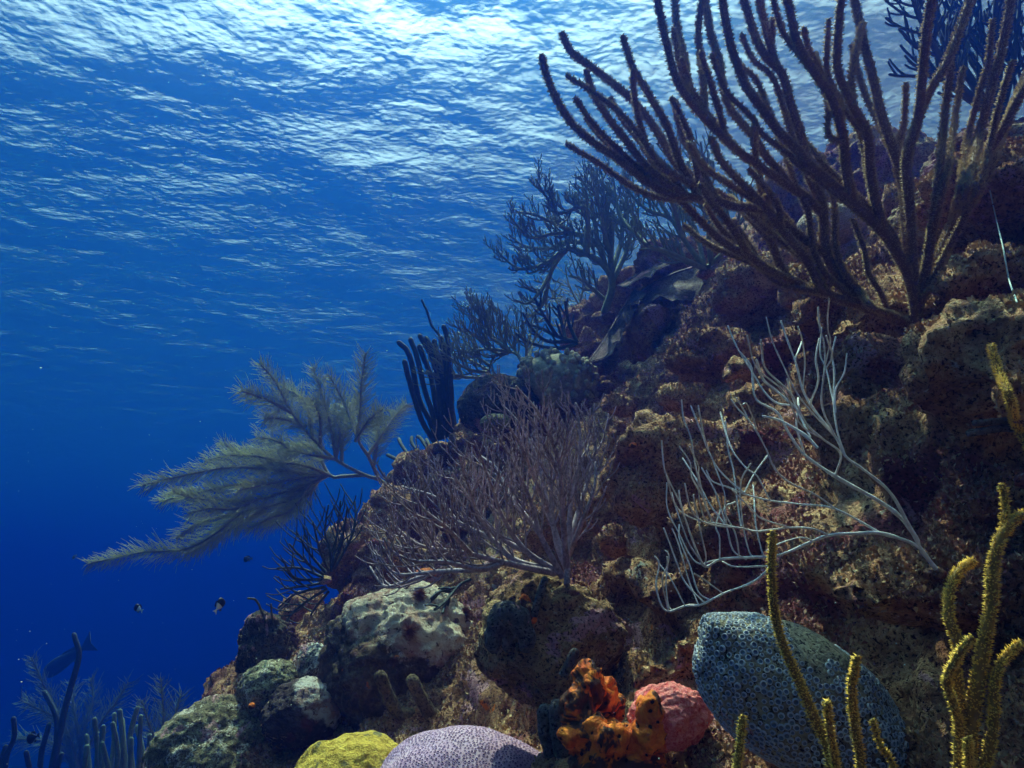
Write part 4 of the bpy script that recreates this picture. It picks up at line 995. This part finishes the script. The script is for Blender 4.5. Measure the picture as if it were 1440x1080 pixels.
plume('faint feathery sea plume deep in the bottom left corner', (110, 1080), 9.0, 62, [
 ([(110, 1130), (100, 1060), (80, 1000), (60, 960), (45, 925)], .15), ([(110, 1100), (115, 1040), (130, 990), (128, 955)], .1), ([(110, 1080), (90, 1020), (60, 1000), (30, 985)], .1), ([(112, 1080), (140, 1020), (165, 985), (180, 960)], .1), ([(110, 1090), (85, 1050), (50, 1040), (20, 1040)], .1), ([(115, 1060), (105, 1000), (100, 960)], .1)],
 [M['plume_stem'], M['plume_far']], .4, .22, 190, 3.0)
plume('small faint sea plume between the deep bottom left bush and the wide greenish boulder', (228, 1075), 6.0, 63, [
 ([(228, 1100), (228, 1040), (230, 1000), (226, 955)], .1), ([(228, 1060), (245, 1010), (255, 975)], .1), ([(228, 1060), (210, 1020), (200, 985)], .1)], [M['plume_stem'], M['plume_far']], .25, .16, 230, 2.6)
bush('sea_rod', 'dark knotted sea rod with one tall bent stem, bottom left corner', 'sea rod', (80, 1110), 5.5, 64, [
 [(80, 1110), (74, 1080), (85, 1028), (91, 998), (102, 958), (111, 921), (104, 893)], [(80, 1090), (80, 1037), (80, 1013), (74, 995), (63, 974)], [(60, 1120), (56, 1090), (59, 1056), (69, 1019)], [(82, 1095), (80, 1085), (87, 1061)],
 [(50, 1125), (43, 1090), (37, 1058)]], M['dark_branch'], 5, 3.4, 0, 0, (0, 1, 0), hold=10, clamp=False, dev=.15)
bush('sea_rod', 'dark short sea rod at the left edge of the photo', 'sea rod', (5, 1110), 5.6, 65, [[(5, 1110), (9, 1065), (20, 1037), (19, 1011)], [(3, 1110), (2, 1075), (8, 1050)]], M['dark_branch'], 5, 3.4, 0, 0, (0, 1, 0), hold=8, clamp=False)
r2 = random.Random(4)
bush('sea_rod', 'thick cluster of short upright rods beside the wide greenish boulder', 'sea rod', (165, 1130), 5.2, 66,
     [[(165 + (x - 165) * .5, 1130), (x, 1090), (x + r2.uniform(-5, 5), y + 40), (x + r2.uniform(-8, 8), y)] for x, y in [(128, 1035), (138, 1012), (147, 1022), (156, 1005), (163, 1018), (172, 1000), (178, 1012), (186, 996), (193, 1008), (198, 1022), (120, 1050), (205, 1035), (150, 1045), (182, 1040)]],
     M['olive_dark'], 4.4, 3.4, 0, 0, (0, 1, 0), hold=26, clamp=False, dev=.2)

# ------------------------------------------------------------------ fish
def fish(label, px, py, d, L, head, bodym, tailm, tall=0.5, pitch=0.0, split=0.6, name='fish'):
    """body runs along +x of the fish (nose at +L/2); head = unit direction of travel"""
    x = np.linspace(0, 1, 15); hgt = tall * L * 0.5 * np.sin(np.clip(x * 1.04, 0, 1) ** .62 * math.pi) ** .85 + .035 * L
    hgt[0] = .01 * L; wid = hgt * .42; mb = MB(); ns = 10; v = []
    for xi, h, ww in zip(x, hgt, wid):
        a = np.linspace(0, 2 * math.pi, ns, endpoint=False)
        v.append(np.stack([np.full(ns, (.5 - xi * .78) * L), np.sin(a) * ww, np.cos(a) * h], 1))
    v = np.concatenate(v); i = np.arange(14)[:, None] * ns; j = np.arange(ns)[None]; k = (j + 1) % ns
    f = np.stack([i + j, i + k, i + ns + k, i + ns + j], -1).reshape(-1, 4)
    h = np.array(head, float); h /= np.linalg.norm(h); up = np.array([0, 0, 1.0]); sd_ = np.cross(up, h); sd_ /= np.linalg.norm(sd_); up = np.cross(h, sd_)
    T = lambda q: P(px, py, d) + q[:, :1] * h + q[:, 1:2] * sd_ + q[:, 2:] * up
    fm = np.where(np.repeat((x[:-1] + x[1:]) / 2, ns) > split, 1, 0)
    for mi in (0, 1): mb.add(T(v), f[fm == mi], mi)
    def fin(pts, mi):
        pts = np.array([[a * L, 0, b * L] for a, b in pts]); n = len(pts); t = .006 * L
        q = np.vstack([pts + [0, t, 0], pts - [0, t, 0]])
        tri = [[0, a, a + 1] for a in range(1, n - 1)]; tri += [[n, n + a + 1, n + a] for a in range(1, n - 1)]
        mb.add(T(q), tri, mi)
        mb.add(T(q), [[a, (a + 1) % n, n + (a + 1) % n, n + a] for a in range(n)], mi)
    e = .03
    fin([(-.24, 0), (-.26, e), (-.5, .19), (-.44, .0), (-.5, -.19), (-.26, -e)], 1)
    fin([(.05, tall * .5), (.22, tall * .44), (.05, tall * .68), (-.18, tall * .55), (-.22, tall * .25)], 0)
    fin([(-.02, -tall * .46), (-.18, -tall * .25), (-.2, -tall * .5), (-.06, -tall * .62)], 0)
    o = mb.build(name, [bodym, tailm], origin=P(px, py, d)); tag(o, label, 'fish')
    ey = MB(); bm = bmesh.new(); bmesh.ops.create_icosphere(bm, subdivisions=1, radius=1); ev = np.array([q.co[:] for q in bm.verts]); ef = np.array([[y.index for y in q.verts] for q in bm.faces]); bm.free()
    for s in (-1, 1): ey.add(T(ev * L * .022 + np.array([.36 * L, s * .075 * L * (tall / .5), .05 * L])), ef)
    eo = ey.build('eyes', M['eye'], origin=P(px, py, d)); eo.parent = o; eo.location = (0, 0, 0)
    return o
def flat(name, c, rough=.5):
    m, nt, b = new_mat(name); co = coords(nt)
    nt.links.new(ramp(nt, noise(nt, co, 120, 3), [(.3, tuple(.8 * q for q in c)), (.7, c)]), b.inputs['Base Color']); b.inputs['Roughness'].default_value = rough; return m
M['eye'] = flat('fish_eye', (.01, .01, .01), .2); M['fblack'] = flat('black_fish_skin', (.015, .013, .012)); M['fwhite'] = flat('white_fish_tail', (.75, .78, .72)); M['fgreen'] = flat('grey_green_fish_skin', (.16, .20, .14)); M['fblue'] = flat('blue_grey_fish_skin', (.08, .09, .11))
fish('black fish with a white tail, the larger one over open water', 308, 852, 2.7, .062, (.25, .5, .75), M['fblack'], M['fwhite'], .55)
fish('black fish with a white tail, the smaller one farther left', 195, 856, 3.4, .055, (-.75, .2, .35), M['fblack'], M['fwhite'], .55)
fish('tiny dark fish just below the sea plume', 349, 786, 3.6, .05, (-.9, .2, -.1), M['fblack'], M['fblue'], .5)
fish('tiny pale fish far out left of the sea plume tip', 105, 783, 5.5, .05, (-.7, .3, -.4), M['fgreen'], M['fgreen'], .45)
fish('dark blunt fish hovering low among the bottom left rods', 47, 1037, 3.6, .075, (-.8, .2, -.3), M['fblack'], M['fblack'], .6)
M['fdeep'] = flat('dim_green_fish_skin', (.035, .05, .045))
fish('long grey green fish nosing down into the faint plume, bottom left', 97, 925, 10.5, .84, (-.78, .1, -.52), M['fdeep'], M['fdeep'], .20, name='fish')

# fishing line
ln_ = MB(); pts = [(1392, 268), (1400, 305), (1411, 350), (1418, 390), (1430, 425)]
w = np.stack([P(x, y, hit(x, y, 1.8) - .03) for x, y in pts]); w = catmull(w, .02); tube(ln_, w, .0011, 5)
tag(ln_.build('line', branch_mat('pale_fishing_line', (.4, .5, .45), (.6, .7, .65))), 'thin pale fishing line draped over the brown slope on the right', 'fishing line')

# ------------------------------------------------------------------ algae turf over reef and rocks: nobody could count it
rt = np.random.default_rng(9)
def turf(mb, V, F, n, hmin, hmax, dmax=3.6):
    a, b, c = V[F[:, 0]], V[F[:, 1]], V[F[:, 2]]
    nr = np.cross(b - a, c - a); ar = np.linalg.norm(nr, axis=1); nr = nr / (ar[:, None] + 1e-12)
    cen = (a + b + c) / 3; dist = np.linalg.norm(cen, axis=1)
    X, Y, Z = cen @ CR, cen @ CU, cen @ CF
    ok = (Z > .3) & (Z < dmax) & (np.abs(X / Z) < .78) & (np.abs(Y / Z) < .6) & ((nr * cen).sum(1) < 0.25 * dist)
    wgt = ar * ok / np.maximum(dist, .6) ** 1.6 * np.clip(.35 + nr[:, 2], .05, 1) * np.clip(.5 + 2.2 * pnoise(cen * 6 + 3), 0.05, 1.5)
    ix = rt.choice(len(F), n, p=wgt / wgt.sum())
    u_, v_ = rt.uniform(size=(2, n)); fl_ = u_ + v_ > 1; u_[fl_], v_[fl_] = 1 - u_[fl_], 1 - v_[fl_]
    p = a[ix] + (b - a)[ix] * u_[:, None] + (c - a)[ix] * v_[:, None]
    dv = nr[ix] + np.array([0, 0, .5]) + rt.normal(size=(n, 3)) * .55; dv /= np.linalg.norm(dv, axis=1)[:, None]
    tg = np.cross(dv, rt.normal(size=(n, 3))); tg /= np.linalg.norm(tg, axis=1)[:, None]
    L = rt.uniform(hmin, hmax, n)[:, None] * (0.6 + .4 * np.linalg.norm(p, axis=1)[:, None] / 1.5); W = L * rt.uniform(.25, .6, n)[:, None]
    v = np.stack([p - dv * L * .2 - tg * W, p - dv * L * .2 + tg * W, p + dv * L * .6 + tg * W * 1.1 + rt.normal(size=(n, 3)) * L * .15, p + dv * L], 1).reshape(-1, 3)
    k = np.arange(n)[:, None, None] * 4
    mb.add(v, (np.array([[0, 1, 2], [0, 2, 3]])[None] + k).reshape(-1, 3))
tb = MB()
tri = np.vstack([fq[:, [0, 1, 2]], fq[:, [0, 2, 3]]]) if False else np.vstack([REEF_F[:, [0, 1, 2]], REEF_F[:, [0, 2, 3]]])
turf(tb, REEF_V, tri, 120000, .0025, .0075)
for i, (V, F) in enumerate(ROCKS[:8]): turf(tb, V, F, 6000 if i < 2 else 2500, 0.002, .006)
m, nt, b = new_mat('algae_turf'); co_ = coords(nt, True)
c1 = ramp(nt, noise(nt, co_, 5, 5, .65), [(.36, (.13, .055, .03)), (.5, (.37, .185, .09)), (.64, (.60, .40, .20))])
c1 = mix(nt, smooth(nt, noise(nt, co_, 3.3, 4, .6, .8), .5, .62), c1, (.28, .10, .08))
c1 = mix(nt, smooth(nt, noise(nt, co_, 150, 2, .5), .45, .6), c1, mix(nt, .5, c1, (.45, .38, .25)))
nt.links.new(c1, b.inputs['Base Color'])
tag(tb.build('algae_turf', [m], origin=(0, 0, 0)), kind='stuff')

# drifting specks in the water
pm_ = MB(); n = 1400; dd_ = 0.5 + 4.5 * rt.uniform(size=n) ** .7; xx = rt.uniform(-60, 1500, n); yy = rt.uniform(-60, 1140, n)
c = np.stack([P(xx[i], yy[i], dd_[i]) for i in range(n)]); r = rt.uniform(.0004, .0011, n)[:, None]
tv = np.array([[1, 1, 1], [1, -1, -1], [-1, 1, -1], [-1, -1, 1]]) * .6
v = (c[:, None, :] + tv[None] * r[:, None]).reshape(-1, 3); k = np.arange(n)[:, None, None] * 4
pm_.add(v, (np.array([[0, 1, 2], [0, 3, 1], [0, 2, 3], [1, 3, 2]])[None] + k).reshape(-1, 3))
tag(pm_.build('drifting_specks', flat('pale_drifting_specks', (.5, .55, .5), .9), origin=(0, 0, 0)), kind='stuff')
